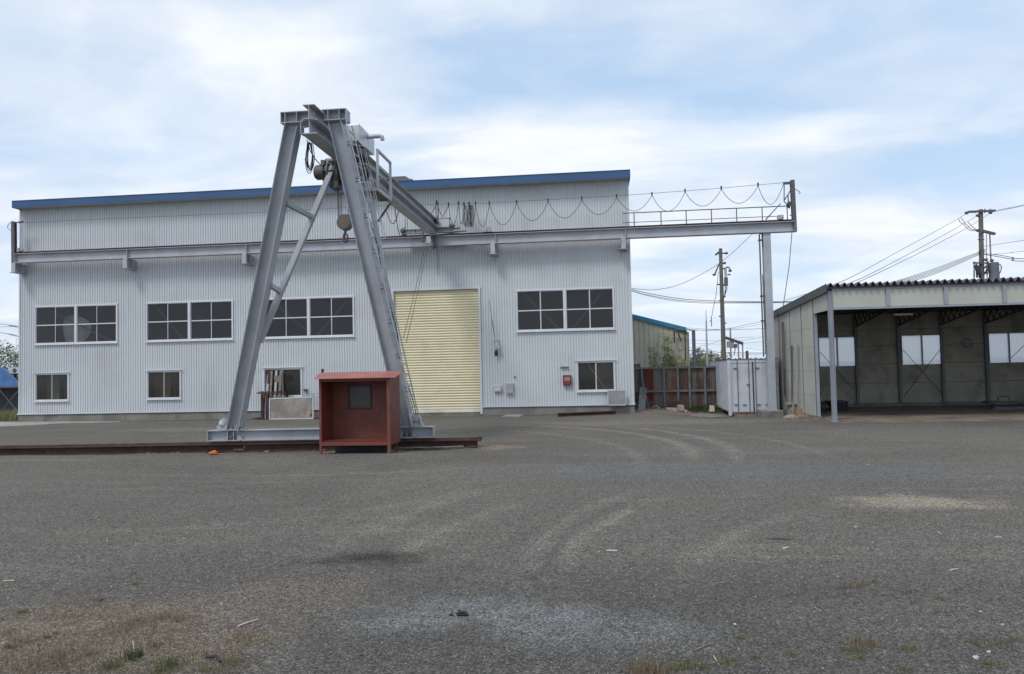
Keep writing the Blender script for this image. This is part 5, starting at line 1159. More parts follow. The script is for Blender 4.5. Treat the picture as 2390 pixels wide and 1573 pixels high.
for (a, b) in ((.135, W_*.5-.01), (W_*.5+.01, W_-.095)):
    mb = MB(); cbox(mb, a, b, .02, .079, .14, CH-.141); dr = build(mb, 'door', mcn, ct, bevel=.008)
    mb = MB()
    for f in (.30, .82) if a < 1 and a < W_*.4 else (.10, .60): x = a+(b-a)*f; mb.tube([cp(x, -.01, .07), cp(x, -.01, CH-.02)], .016, 8)
    build(mb, 'lock_bar', M_['trafo'], dr)
    mb = MB()
    for f, z in ((.12, .42), (.12, CH-.35), (.5, .42), (.7, 1.2)):
        x = a+(b-a)*f; cbox(mb, x, x+.14, -.025, .019, z, z+.022); cbox(mb, x+.02, x+.045, -.035, -.026, z-.015, z+.035)
    build(mb, 'latch', pm('latch_paint', (.22, .18, .16), .7), dr)
mb = MB(); x = W_*.5
mb.tube([cp(x, -.005, .1), cp(x, -.005, CH-.1)], .022, 6); build(mb, 'door_gasket', M_['blackm'], ct)
mb = MB()
for k in range(30): cbox(mb, .0, .019, .2+k*.19, .29+k*.19, .2, CH-.1)
build(mb, 'side_ribs', mcn, ct)
mb = MB(); cbox(mb, .2, W_-.2, -.1, .3, -.06, .055); solo(mb, 'base_block', M_['conc'], 'low concrete blocks under the front of the container', 'block')
# frame and posts behind and on the container
t = thing('steel_gallows', 'grey steel frame with sloping beam rising behind the container', 'frame', P(1705, 838, 33))
YY = 33.0
mb = MB(); mb.bar(P(1704.5, 765, YY), P(1706, 860, YY)-Vector((0, 0, .6)), .06, .06, (0, 1, 0)); build(mb, 'post', M_['steel'], t)
mb = MB(); mb.bar(P(1693, 788, YY), P(1734, 802, YY), .10, .12); build(mb, 'beam', M_['steel_d'], t)
for x in (1723, 1733): mb = MB(); a = P(x, 802, YY); mb.bar(a, (a.x, YY, 1.5), .05, .05, (0, 1, 0)); build(mb, 'post', M_['steel'], t)
mb = MB(); mb.box(P(1698, 805, YY).x, P(1713, 805, YY).x, YY, YY+.2, P(1705, 811, YY).z, P(1705, 797, YY).z); mb.box(P(1708, 805, YY).x, P(1722, 805, YY).x, YY+.1, YY+.3, P(1705, 812, YY).z, P(1705, 803, YY).z); build(mb, 'junction_box', M_['boxgrey'], t)
mb = MB(); mb.tube([P(1714, 806, YY), P(1716, 815, YY), P(1713, 828, YY)], .02, 5); build(mb, 'cable', M_['cable'], t)
a = P(1743.5, 820, 34); mb = MB(); mb.cyl((a.x, 34, 1.6), (a.x, 34, a.z), .065, 12); mb.cyl((a.x, 34, a.z), (a.x, 34, a.z+.03), .05, 12); solo(mb, 'vent_pipe', M_['steel_d'], 'short dark vent pipe rising behind the container roof', 'pipe')
# ================================================================== RUSTY SHEET FENCE
FYc = 33.6; tf = thing('sheet_fence', 'fence of rusty corrugated sheets on grey posts between factory and container', 'fence', (3, FYc, -.1))
zt5 = (P(1500, 857, FYc).z+P(1670, 858, FYc).z)/2; zf_ = -.15; zm = P(1600, 911.5, FYc).z
def cm(name, c1, c2, thr, sc=5):
    m = bpy.data.materials.new(name); m.use_nodes = True; t_ = NT(m.node_tree); tcn = t_.n('ShaderNodeTexCoord')
    mp_ = t_.n('ShaderNodeMapping', {'Vector': (tcn, 3), 'Scale': (sc, sc, .7)}); nz = t_.noise((mp_, 0), 1.2, 6, .65); nz2 = t_.noise((tcn, 3), 3, 5, .7)
    k = t_.m('ADD', t_.m('MULTIPLY', (nz, 0), .7), t_.m('MULTIPLY', (nz2, 0), .3))
    col = t_.mix(t_.smooth(k, thr-.07, thr+.07), c1, c2)
    p = t_.n('ShaderNodeBsdfPrincipled', {'Base Color': O(col), 'Roughness': .8}); t_.n('ShaderNodeOutputMaterial', {'Surface': p}); return m
grey_, rust_, dkr, tan_ = (.17, .165, .17), (.19, .085, .05), (.10, .06, .05), (.22, .185, .16)
pan = [(1478, 1496, (.11, .10, .09), (.17, .15, .14), .5), (1496, 1502, (.1, .09, .08), dkr, .5), (1502, 1526, (.17, .045, .03), (.11, .03, .02), .52), (1526, 1539, tan_, (.22, .17, .14), .5), (1539, 1552, (.19, .20, .23), (.13, .14, .16), .5),
       (1552, 1580, (.20, .175, .15), rust_, .49), (1584, 1607, (.14, .10, .08), (.10, .07, .055), .5), (1611, 1644, (.18, .16, .145), (.11, .06, .045), .49), (1647, 1676, (.17, .155, .145), (.11, .07, .055), .52), (1676, 1712, grey_, rust_, .6)]
for k, (xa, xb, c1, c2, th_) in enumerate(pan):
    a, b = P(xa, 900, FYc).x, P(xb, 900, FYc).x; mb = MB(); n = max(6, int((b-a)/.018)); top = zt5-.03 if k != 0 else zt5+.2
    for i in range(n):
        x0_, x1_ = a+(b-a)*i/n, a+(b-a)*(i+1)/n; f = lambda x: FYc+.03+.014*math.sin(x*2*math.pi/.085)
        mb.quad((x0_, f(x0_), zf_), (x1_, f(x1_), zf_), (x1_, f(x1_), top), (x0_, f(x0_), top))
    o = build(mb, 'sheet', cm('fence_sheet_%d' % k, c1, c2, th_), tf, smooth=True)
fg = pm('fence_grey_wood', (.17, .17, .175), .8, var=.2, scale=5)
xa, xb = P(1478, 900, FYc).x, P(1712, 900, FYc).x
for z, h in ((zt5, .08), (zm, .10)): mb = MB(); mb.box(xa, xb, FYc-.08, FYc-.02, z-h/2, z+h/2); build(mb, 'rail', fg, tf)
for x in (1499, 1550, 1582, 1609, 1645, 1676): q = P(x, 900, FYc); mb = MB(); mb.box(q.x-.05, q.x+.05, FYc-.015, FYc+.012, zf_, zt5-.041); mb.box(q.x-.045, q.x+.045, FYc-.12, FYc-.0805, zf_, zt5+.03); build(mb, 'post', fg, tf)
mb = MB(); mb.bar(P(1497, 963, 31.2), P(1501, 905, 33.3), .28, .05, (0, -1, .3)); solo(mb, 'leaning_plank', fg, 'broad grey plank leaning on the rusty fence beside the factory corner', 'plank')
# wire mesh roll
t = thing('wire_mesh_roll', 'tangled wire mesh standing against the fence beside the grey plank', 'wire mesh', P(1512, 962, 31.8)); mb = MB()
for k in range(9): mb.tube([P(1501+k*2.3, 963+(k % 3), 31.6), P(1501.5+k*.6, 880+k*4, 33.4)], .008, 4)
for k in range(8): z = k/8; mb.tube([P(1501+.3*k, 961-k*9, 31.7+.2*k), P(1522-2.2*k, 962-k*9, 31.7+.2*k)], .008, 4)
build(mb, 'mesh', M_['wire'], t)
mb = MB(); rnd = random.Random(3)
for i in range(14): a = rnd.uniform(0, 6.28); xo = rnd.uniform(-5, 5); mb.tube([P(1524+xo+7*math.cos(a+k*.5)*rnd.uniform(.2, 1), 944+8*math.sin(a+k*.5)*rnd.uniform(.2, 1), 32.6) for k in range(6)], .006, 4)
build(mb, 'loose_wire', M_['wire'], t)
# concrete slabs and white block
def slabx(pxs, Y, z0, z1, d, name, m, label, cat, rz=0):
    a, b = P(pxs[0], 950, Y).x, P(pxs[1], 950, Y).x; mb = MB(); mb.box(a, b, Y, Y+d, z0, z1); return solo(mb, name, M_[m], label, cat, bevel=.012)
slabx((1556, 1582), 31.7, -.12, .06, .7, 'concrete_slab', 'stone', 'thick left slab of the concrete pile before the fence', 'slab')
slabx((1583, 1604), 31.6, -.12, -.02, .6, 'concrete_slab', 'stone', 'thin low right slab of the concrete pile before the fence', 'slab')
slabx((1582.5, 1597), 31.8, -.019, .17, .5, 'concrete_slab', 'stone', 'upper right slab of the concrete pile before the fence', 'slab')
slabx((1558, 1597), 32.6, -.1, .33, .2, 'rusty_plate', 'rustd', 'dark rusty plate standing behind the concrete slabs', 'plate')
rnd = random.Random(77)
for k in range(12):
    x_ = rnd.uniform(1522, 1606); q = P(x_, 950, 31.9+rnd.uniform(-.5, .9)); r_ = rnd.uniform(.05, .12); mb = MB(); mb.blob((q.x, q.y, gz(q.x, q.y)+.06+r_*.3), r_, 1.4, 1, .7, k, .35, 8, 6)
    solo(mb, 'rubble_piece', M_['conc'] if k % 3 else M_['dirt'], 'rough lump of rubble on the dirt at the foot of the rusty fence', 'rubble', 'rubble pieces before the rusty fence')
a, b = P(1656, 950, 32).x, P(1668, 950, 32).x; mb = MB(); mb.prism([(a, 32, -.12), (b, 32, -.12), (b-.01, 32, .12), (a+.03, 32, .13)], (0, .25, 0)); solo(mb, 'white_block', pm('pale_block', (.55, .52, .44), .8), 'small pale block in the grass before the container', 'block', bevel=.01)
mb = MB(); pts = []
for x, y in ((1482, 968), (1530, 966), (1580, 967), (1620, 962), (1668, 957), (1700, 956)): pts.append(G(x, y, -.05))
bk = [Vector((pts[-1].x, FYc+.2, 0)), Vector((pts[0].x-.1, FYc+.2, 0))]; allp = pts+bk
n = 40
vs = []; fs = []
for i in range(n+1):
    x = pts[0].x+(pts[-1].x-pts[0].x)*i/n; yf_ = np.interp(x, [p.x for p in pts], [p.y for p in pts])
    for j in range(7):
        y = yf_+(FYc+.2-yf_)*j/6; vs.append((x, y, gz(x, y)+.015+.05*math.sin(j/6*math.pi)*(.5+noise.noise(Vector((x*2, y*2, 1))))+(0 if j else -.012)))
for i in range(n):
    for j in range(6): a = i*7+j; fs.append((a, a+7, a+8, a+1))
mb.add(vs, fs); struct(build(mb, 'dirt_strip', M_['dirt'], origin=low(mb), smooth=True))
# ================================================================== BUILDING BEHIND
BYb = 44.0; bb = thing('warehouse', 'beige corrugated warehouse with blue sloping roof edge behind the fence', 'building', (4, BYb, 0))
pa_, pb_ = P(1475, 737, BYb), P(1600, 768, BYb); sl = (pb_.z-pa_.z)/(pb_.x-pa_.x); xw0, xw1 = pa_.x-9, P(1598, 800, BYb).x
def zb_at(x): return pa_.z+sl*(x-pa_.x)-.12
xs = []; x = xw0
while x < xw1: xs += [(x, 0), (x+.20, 0), (x+.225, .03), (x+.26, .03)]; x += .285
mb = MB()
for (a, da), (b, db) in zip(xs[:-1], xs[1:]): mb.quad((a, BYb+da, 0), (b, BYb+db, 0), (b, BYb+db, zb_at(b)), (a, BYb+da, zb_at(a)))
mb.quad((xs[-1][0], BYb, 0), (xs[-1][0], BYb+14, 0), (xs[-1][0], BYb+14, zb_at(xs[-1][0])), (xs[-1][0], BYb, zb_at(xs[-1][0])))
build(mb, 'wall', M_['beige'], bb)
mb = MB(); mb.prism([(xw0, BYb-.15, zb_at(xw0)-.02), (xw1+.12, BYb-.15, zb_at(xw1+.12)-.02), (xw1+.12, BYb-.15, zb_at(xw1+.12)+.22), (xw0, BYb-.15, zb_at(xw0)+.22)], (0, .14, 0)); build(mb, 'roof_edge', M_['teal'], bb)
mb = MB(); mb.prism([(xw0, BYb-.005, zb_at(xw0)+.1), (xw1+.1, BYb-.005, zb_at(xw1+.1)+.1), (xw1+.1, BYb-.005, zb_at(xw1+.1)+.2), (xw0, BYb-.005, zb_at(xw0)+.2)], (0, 14, 0)); build(mb, 'roof', M_['teal'], bb)
mb = MB(); mb.bar(P(1600, 768, BYb-.2), P(1619, 771.5, BYb-.2), .12, .10); build(mb, 'gutter_arm', M_['boxgrey'], bb)
mb = MB(); a = P(1618.5, 771, BYb-.2); mb.tube([(a.x, BYb-.2, 0), (a.x, BYb-.2, a.z)], .10, 12); build(mb, 'down_pipe', pm('blue_grey_pipe', (.10, .115, .15), .5), bb)
mb = MB(); 
for p0, p1 in (((1574, 775), (1596, 773)), ((1574, 775), (1574, 800)), ((1583, 776), (1589, 796)), ((1599, 770), (1600, 842))): mb.bar(P(*p0, BYb-.3), P(*p1, BYb-.3), .07, .07)
build(mb, 'wall_bracket', M_['rustd'], bb)
# ================================================================== PLANTS
def leaves(mb, c, r, n, s, rnd, sx=1, sy=1, sz=1):
    for _ in range(n):
        while True:
            d = Vector((rnd.uniform(-1, 1), rnd.uniform(-1, 1), rnd.uniform(-1, 1)))
            if d.length < 1: break
        p = Vector(c)+Vector((d.x*sx, d.y*sy, d.z*sz))*r
        a = Vector((rnd.uniform(-1, 1), rnd.uniform(-1, 1), rnd.uniform(-.6, .6))).normalized()*s*rnd.uniform(.6, 1.3); b = a.orthogonal().normalized()*a.length*.55
        b.rotate(Matrix.Rotation(rnd.uniform(0, 6.28), 3, a.normalized()))
        mb.add([p-a*.5, p+b*.5, p+a*.5, p-b*.5], [(0, 1, 2, 3)])
def shrub(name, label, cat, base, h, w_, stems, nl, ls, seed, lm, group=None, spread=.5, dense=0, straight=.6):
    rnd = random.Random(seed); t = thing(name, label, cat, base, group); tb_ = MB(); lb = MB(); base = Vector(base)
    for s in range(stems):
        b0 = base+Vector((rnd.uniform(-w_, w_)*spread, rnd.uniform(-.3, .3)*w_, -.05)); tip = base+Vector((rnd.uniform(-w_, w_)*.9, rnd.uniform(-w_, w_)*.5, h*rnd.uniform(.55, 1.02)))
        pts = [b0.lerp(tip, k/7)+Vector((math.sin(k*.9+s)*.04*h/3, 0, 0))*(k/7) for k in range(8)]
        tb_.tube(pts, [max(.006, .022*h/3*(1-k/8.5)) for k in range(8)], 5)
        for k in range(1, 8):
            for _ in range(2):
                e = pts[k]+Vector((rnd.uniform(-1, 1), rnd.uniform(-1, 1), rnd.uniform(.1, 1)))*h*.10*(1.2-k/9); tb_.tube([pts[k], e], [.008*h/3, .004*h/3], 3, False)
                leaves(lb, e, h*.055, nl, ls, rnd); 
            leaves(lb, pts[k], h*.05, nl//2, ls, rnd)
    if dense:
        for _ in range(dense):
            c = base+Vector((rnd.uniform(-w_, w_), rnd.uniform(-w_, w_)*.6, h*rnd.uniform(.25, 1.0)*(1-.12*rnd.random()))); leaves(lb, c, h*.10, 40, ls, rnd)
    build(tb_, 'trunk', M_['bark'], t); build(lb, 'crown', lm, t); return t
q0 = P(1540, 900, 38.0); shrub('shrub', 'thin young shrub with sparse small leaves behind the fence against the beige wall', 'shrub', (q0.x, 38, 0), P(1540, 785, 38).z, .75, 13, 12, .075, 1, M_['leaf_y'], None, .55)
q0 = P(1580, 900, 38.4); shrub('shrub', 'taller leafy young shrub behind the fence at the beige wall corner', 'shrub', (q0.x, 38.4, 0), P(1580, 790, 38.4).z, .65, 12, 16, .075, 2, M_['leaf_y'], None, .5)
q0 = P(1613, 900, 40); shrub('shrub', 'low leafy shrub behind the fence below the blue downpipe', 'shrub', (q0.x, 40, 0), P(1613, 838, 40).z, .8, 9, 12, .08, 3, M_['leaf_p'], None, .7)
for k, (x, yt, Y, w_, lb) in enumerate(((1630, 815, 62, 1.3, 'pale spring tree far behind the fence right of the downpipe'), (1666, 822, 58, 1.6, 'broad pale tree far behind the fence beside the concrete pole'), (1645, 838, 55, 1.8, 'low pale bush far behind the fence in front of the thin mast'), (1690, 838, 66, 1.8, 'distant pale tree behind the container left edge'))):
    q0 = P(x, 860, Y); shrub('tree', lb, 'tree', (q0.x, Y, 0), P(x, yt, Y).z, w_, 9, 12, .15, 20+k, M_['leaf_p'], None, .4, 60)
q0 = P(14, 880, 46); shrub('tree', 'bushy green tree behind the blue tarpaulin shelter at the left edge', 'tree', (q0.x, 46, 0), P(14, 808, 46).z, 2.0, 10, 10, .13, 31, M_['leaf_g'], None, .3, 130)
q0 = P(36, 880, 44); shrub('tree', 'bare thin twiggy tree beside the factory left corner', 'tree', (q0.x, 44, 0), P(36, 790, 44).z, .9, 8, 2, .07, 32, M_['leaf_p'], None, .4)
q0 = P(-60, 880, 48); shrub('tree', 'second bushy green tree further left behind the tarpaulin shelter', 'tree', (q0.x, 48, 0), P(-60, 790, 48).z, 2.4, 10, 10, .14, 33, M_['leaf_g'], None, .3, 40)
def grass(name, label, cat, fn, n, h, m, seed, kind='stuff', wd_=.012, group=None):
    rnd = random.Random(seed); mb = MB()
    for _ in range(n):
        x, y, z, hs_ = fn(rnd); a = rnd.uniform(0, 6.28); hh = h*hs_*rnd.uniform(.5, 1.2); d = Vector((math.cos(a), math.sin(a), 0)); sdv = Vector((-d.y, d.x, 0))*wd_
        l = rnd.uniform(.1, .6)*hh; p = Vector((x, y, z)); m1 = p+d*l*.4+Vector((0, 0, hh*.6)); tp = p+d*l+Vector((0, 0, hh*.95))
        mb.add([p-sdv*.5, p+sdv*.5, m1+sdv*.35, m1-sdv*.35, tp], [(0, 1, 2, 3), (3, 2, 4)])
    return solo(mb, name, m, label, cat, group, kind)
def fa1(r): x = r.uniform(-34, XL-.15); y = r.uniform(30.6, 34.5); return x, y, 0, .6+.6*noise.noise(Vector((x, y, 3)))+.3
grass('grass', 'tall pale grass beside the factory left corner', 'grass', fa1, 6500, .50, leafmat('pale_grass', (.16, .17, .07), (.34, .31, .17)), 41, wd_=.022)
def fa2(r): q = G(r.uniform(1608, 1690), r.uniform(950, 960), -.1); return q.x, min(q.y, FYc-.2), gz(q.x, q.y)+.01, r.uniform(.3, 1)
grass('grass', 'dark green grass growing at the fence foot before the container', 'grass', fa2, 900, .42, M_['darkgrass'], 42, wd_=.018)
def zg(x, y): return gz(x, y)+.016*noise.noise(Vector((x*.9, y*.9, 0))) + .007*noise.noise(Vector((x*3.5, y*3.5, 4)))
# weedy patch lower left
def clump(cxs, sp, sq):
    def f(r):
        c = r.choice(cxs); q = G(c[0], c[1]); a = r.gauss(0, sp*c[2]); b = r.gauss(0, sp*sq*c[2]); return q.x+a, q.y+b, zg(q.x+a, q.y+b)-.003, c[2]
    return f
def fdry(r):
    for _ in range(60):
        x, y = r.uniform(-60, 640), r.uniform(1375, 1600); q = G(x, y)
        k = noise.noise(Vector((q.x*2.2, q.y*2.2, 7)))+.25*noise.noise(Vector((q.x*9, q.y*9, 2)))+.35*sm(1375, 1520, y)-.35*sm(300, 640, x)
        if k > .12: break
    return q.x, q.y, zg(q.x, q.y)-.003, r.uniform(.4, 1)
grass('dry_grass', 'thin carpet of flattened tan dead grass over the soil at the lower left', 'grass', fdry, 9000, .035, M_['drygrass'], 54, wd_=.0035)
grass('dry_weeds', 'brown dried weeds on the gravel at the lower left', 'weeds', clump([(290, 1470, 1), (330, 1455, .8), (350, 1448, .8), (400, 1440, .6), (210, 1530, 1.1), (160, 1540, .9), (100, 1550, 1), (560, 1490, .8), (590, 1500, .6), (440, 1445, .5), (150, 1560, 1.0), (60, 1500, .7), (20, 1480, .5)], .13, .8), 1500, .07, M_['drygrass'], 51, wd_=.004)
gt = [(235, 1400, .5), (50, 1430, .55), (315, 1365, .4), (210, 1528, .5), (260, 1558, .9), (305, 1538, 1.0), (320, 1530, .8), (400, 1555, 1.0), (380, 1568, .9), (415, 1452, .35), (540, 1550, .7), (480, 1565, .5), (110, 1490, .4), (25, 1515, .5), (130, 1480, .3), (360, 1510, .5)]
for k, (x, y, s) in enumerate(gt):
    grass('weed_tuft', 'small green weed tuft growing in the gravel at the lower left', 'weed', clump([(x, y, s)], .045, .8), int(35+50*s), .07, M_['darkgrass'] if k in (5, 6, 7) else M_['grass'], 60+k, None, .004, 'green weed tufts at the lower left')
gt2 = [(1735, 1492, .5), (1590, 1558, .9), (1612, 1545, .6), (1635, 1560, .7), (1570, 1540, .4), (1700, 1550, .9), (1765, 1540, .5), (1845, 1528, .5), (1975, 1515, .5), (2002, 1520, .7), (2005, 1535, .5), (2125, 1515, .7), (2280, 1500, .8), (2335, 1500, .9), (2040, 1360, .45), (2120, 1385, .6), (1970, 1375, .4), (2195, 1400, .5), (2190, 1430, .3), (2310, 1555, .8), (2115, 1565, .6), (1925, 1385, .3), (1995, 1410, .3), (2370, 1490, .5)]
for k, (x, y, s) in enumerate(gt2):
    grass('weed_tuft', 'small green weed tuft growing in the gravel at the lower right', 'weed', clump([(x, y, s)], .045, .8), int(28+40*s), .06, M_['grass'], 90+k, None, .004, 'green weed tufts at the lower right')
grass('dry_weeds', 'reddish brown dried weed clump at the bottom edge right of centre', 'weeds', clump([(1515, 1560, 1), (1535, 1565, .8), (1495, 1566, .7)], .08, .7), 420, .08, M_['drygrass'], 52, wd_=.004)
grass('dry_weeds', 'brown dried weed clump among green tufts at the lower right', 'weeds', clump([(2010, 1505, 1), (1990, 1372, .5), (2005, 1365, .5), (2025, 1500, .6)], .07, .7), 300, .07, M_['drygrass'], 53, wd_=.004)
# sticks, chips and pale stones
def stick(x0, y0, x1, y1, w_, label, m='wood'):
    a, b = G(x0, y0), G(x1, y1); a.z = zg(a.x, a.y)+w_*.5; b.z = zg(b.x, b.y)+w_*.6; mb = MB(); c = a.lerp(b, .5)+Vector((0, .004, w_*.15)); mb.bar(a, c, w_, w_*.55); mb.bar(c, b, w_*.85, w_*.5)
    solo(mb, 'stick', m if not isinstance(m, str) else M_[m], label, 'stick')
pale = pm('pale_stick', (.50, .45, .36), .8)
stick(555, 1462, 602, 1447, .014, 'long pale wood splinter on the gravel at the lower left centre', pale)
stick(8, 1358, 34, 1357, .014, 'short tan stick at the left edge of the gravel', pale)
stick(1416, 1287, 1440, 1288, .016, 'pale white stick lying on the gravel right of centre', pm('white_stick', (.62, .60, .55), .8))
stick(1622, 1520, 1662, 1506, .010, 'long thin brown stick near the bottom right centre')
stick(1665, 1532, 1678, 1552, .006, 'thin pale straw near the bottom edge right of centre', pale)
stick(2218, 1332, 2236, 1328, .014, 'short pale stick on the right gravel beside the small stones', pale)
stick(2323, 1254, 2338, 1255, .016, 'short pale stick at the right edge below the sandy patch', pale)
stick(1828, 1283, 1840, 1280, .016, 'short white stick on the gravel below the dark mark', pm('white_stick2', (.6, .58, .55), .8))
stick(2188, 1240, 2196, 1246, .010, 'tiny tilted pale stick below the sandy patch', pale)
stick(95, 1460, 122, 1445, .006, 'thin grey twig among the weeds at the lower left')
stick(310, 1495, 312, 1528, .005, 'thin bare weed stalk lying in the weeds at the lower left', pale)
mb = MB(); a, b, c = G(481, 1540), G(505, 1542), G(514, 1550); mb.tube([a+Vector((0, 0, .02)), b+Vector((0, 0, .03)), c+Vector((0, 0, .015))], .010, 6); solo(mb, 'plastic_scrap', M_['blackm'], 'bent black plastic scrap at the bottom edge left of centre', 'scrap')
mb = MB(); q = G(1078, 1436); mb.blob((q.x, q.y, .012), .035, 1.3, 1, .6, 3, .5); mb.blob((q.x-.08, q.y-.02, .008), .015, 1.3, 1, .6, 5, .5, 8, 6); solo(mb, 'dark_clod', M_['blackm'], 'small black clod on the bluish gravel patch at bottom centre', 'clod')
wst = pm('white_stone', (.47, .45, .41), .85, var=.1)
for k, (x, y, r) in enumerate([(1398, 1288, .022), (1997, 1231, .03), (2037, 1267, .02), (1983, 1262, .016), (2256, 1239, .018), (2275, 1226, .016), (2340, 1458, .022), (2278, 1536, .035), (2308, 1521, .025), (1715, 1459, .022), (1302, 1420, .012), (2288, 1430, .018), (1955, 1346, .016), (2060, 1445, .012), (1690, 1156, .016), (429, 1255, .018), (822, 1131, .02), (572, 1393, .016), (518, 1407, .014), (430, 1368, .014), (250, 1262, .014), (868, 1337, .014), (60, 1173, .02), (125, 1371, .012), (2025, 1084, .025), (1845, 1405, .012), (1785, 1442, .012), (653, 1133, .016), (112, 1276, .014), (790, 1473, .012)]):
    r *= .45; q = G(x, y); mb = MB(); mb.blob((q.x, q.y, zg(q.x, q.y)+r*.35), r, 1.25, 1, .7, k, .35, 8, 6)
    solo(mb, 'white_stone', wst, 'small white stone lying loose on the grey gravel', 'stone', 'white stones on the gravel', smooth=True)
# ================================================================== BLUE TARPAULIN SHELTER (left edge)
TY = 34.0; tr = thing('tarp_shelter', 'blue tarpaulin shelter on a dark steel frame at the left edge', 'shelter', P(-20, 945, TY))
ax_ = P(48, 900, TY); az = P(30, 901, TY).z; rr_ = 2.6; cxx = ax_.x-rr_; hh = (P(0, 852, TY).z-az)
n = 24; vs = []; fs = []; RR = 4.2; th0 = R(38); cxx = ax_.x-RR*math.cos(th0)
for j in range(9):
    y = TY+j*.9
    for i in range(n+1):
        a = th0+(math.pi-2*th0)*i/n; k = 1+.010*noise.noise(Vector((i*.6, j*.7, 2))); vs.append((cxx+RR*math.cos(a)*k+ax_.x/TY*(y-TY), y, az+(RR*math.sin(a)*k-RR*math.sin(th0))))
for j in range(8):
    for i in range(n): b = j*(n+1)+i; fs.append((b, b+1, b+n+2, b+n+1))
mb = MB(); mb.add(vs, fs); mb.add([v for v in vs[:n+1]], [tuple(reversed(range(n+1)))]); build(mb, 'cover', M_['tarp'], tr, smooth=True)
mb = MB()
for y in (TY-.03, TY+3.5, TY+7):
    ax_ = Vector((P(48, 900, TY).x*y/TY, 0, 0))
    for dx in (0.05, 1.15, 2.5, 4.0, 5.15): mb.bar((ax_.x-dx, y, 0), (ax_.x-dx, y, az), .07, .07, (0, 1, 0))
    mb.bar((ax_.x-6.6, y, az-.04), (ax_.x, y, az-.04), .08, .08); mb.bar((ax_.x-5.2, y, .15), (ax_.x, y, .15), .06, .06)
    for a, b in ((.05, 1.15), (1.15, 2.5), (2.5, 4.0)): mb.bar((ax_.x-a, y-.05, .2), (ax_.x-b, y-.05, az-.1), .04, .04); mb.bar((ax_.x-b, y+.05, .2), (ax_.x-a, y+.05, az-.1), .04, .04)
build(mb, 'frame', M_['steel_d'], tr)
ax_ = P(48, 900, TY)*1.0; mb = MB(); mb.box(ax_.x-6.0, ax_.x-1.9, TY+2.5, TY+2.6, 0, az-.1); solo(mb, 'stacked_boards', M_['trafo'], 'grey boards stored under the blue tarpaulin shelter', 'boards')
t = thing('air_conditioner', 'white outdoor unit on rusty shelving between the tarpaulin and factory corner', 'air conditioner', P(31, 872, 40)); 
a, b = P(21, 872, 40), P(43, 857, 40); mb = MB(); mb.box(a.x, b.x, 40, 40.4, a.z, b.z); build(mb, 'case', M_['white'], t); mb = MB(); c = a.lerp(b, .6); mb.cyl((c.x, 39.97, c.z-.03), (c.x, 40, c.z-.03), .12, 14); build(mb, 'fan_grille', M_['steel_d'], t)
mb = MB()
for x in (24, 33, 42, 47): q = P(x, 880, 40.2); mb.bar((q.x, 40.3, 0), (q.x, 40.3, P(x, 873 if x < 40 else 845, 40.2).z), .08, .08, (0, 1, 0))
for y in (873, 885, 896): mb.bar((P(22, y, 40.2).x, 40.3, P(30, y, 40.2).z), (P(49, y, 40.2).x, 40.3, P(30, y, 40.2).z), .5, .06)
solo(mb, 'rusty_shelving', M_['rustedge'], 'rusty steel shelving carrying the white outdoor unit', 'shelving')
# ================================================================== UTILITY POLES
def leanp(x0, y0, x1, y1, Y): return P(x0, y0, Y), P(x1, y1, Y)
PY1 = 46.0; a, b = P(1681.5, 580, PY1), P(1689.5, 838, PY1); d = (b-a)/(b.z-a.z); base = a+d*(0-a.z)
p1 = thing('utility_pole', 'weathered concrete utility pole with lamp and box behind the container', 'utility pole', base)
mb = MB(); N = 10; mb.tube([base.lerp(a, k/N) for k in range(N+1)], [.155-.055*k/N for k in range(N+1)], 14); build(mb, 'shaft', M_['pole'], p1, smooth=True)
mb = MB()
for pts in (((1670, 594), (1678, 588)), ((1680, 591), (1695, 591)), ((1678, 617), (1668, 640)), ((1686, 615), (1691, 614)), ((1687, 628), (1700, 623), (1703, 627), (1704, 631)), ((1674, 664), (1681, 664)), ((1681, 702), (1678, 702)), ((1682, 738), (1678, 738)), ((1690, 754), (1695, 754)), ((1698, 641), (1705, 641))):
    mb.tube([P(x, y, PY1) for x, y in pts], .045, 5)
for x, y in ((1667, 641), (1704, 632), (1695, 591), (1691, 614), (1690, 692)): mb.blob(P(x, y, PY1-.1), .09, 1.2, 1, .8, x % 9, .2, 8, 6)
mb.prism([P(1669, 594, PY1), P(1677, 586, PY1), P(1678, 592, PY1), P(1671, 596, PY1)], (0, .15, 0))
build(mb, 'fittings', M_['steel_d'], p1)
mb = MB(); a, b = P(1691, 667, PY1), P(1697.5, 648, PY1); mb.box(a.x, b.x, PY1-.2, PY1+.1, a.z, b.z); mb.box(a.x-.15, a.x, PY1-.1, PY1, a.z, a.z+.1); build(mb, 'equipment_box', M_['steel_d'], p1)
mb = MB(); 
for x in (1692, 1694, 1696.5): mb.tube([P(x-1, 628, PY1-.1), P(x, 650, PY1-.1), P(x+.5, 675, PY1-.1), P(1691, 691, PY1-.1)], .018, 4)
for x in (1677, 1677.5): pass
mb.tube([P(1676.5, 634, PY1), P(1671, 690, PY1), P(1664, 722, PY1), P(1661.5, 738, PY1)], .015, 4); build(mb, 'down_wires', M_['cable'], p1)
mb = MB(); mb.tube([P(1660, 738, PY1), P(1661, 762, PY1)], .025, 5); mb.tube([P(1656.5, 749, PY1), P(1661, 749.5, PY1)], .025, 5); build(mb, 'guy_insulator', M_['steel_d'], p1)
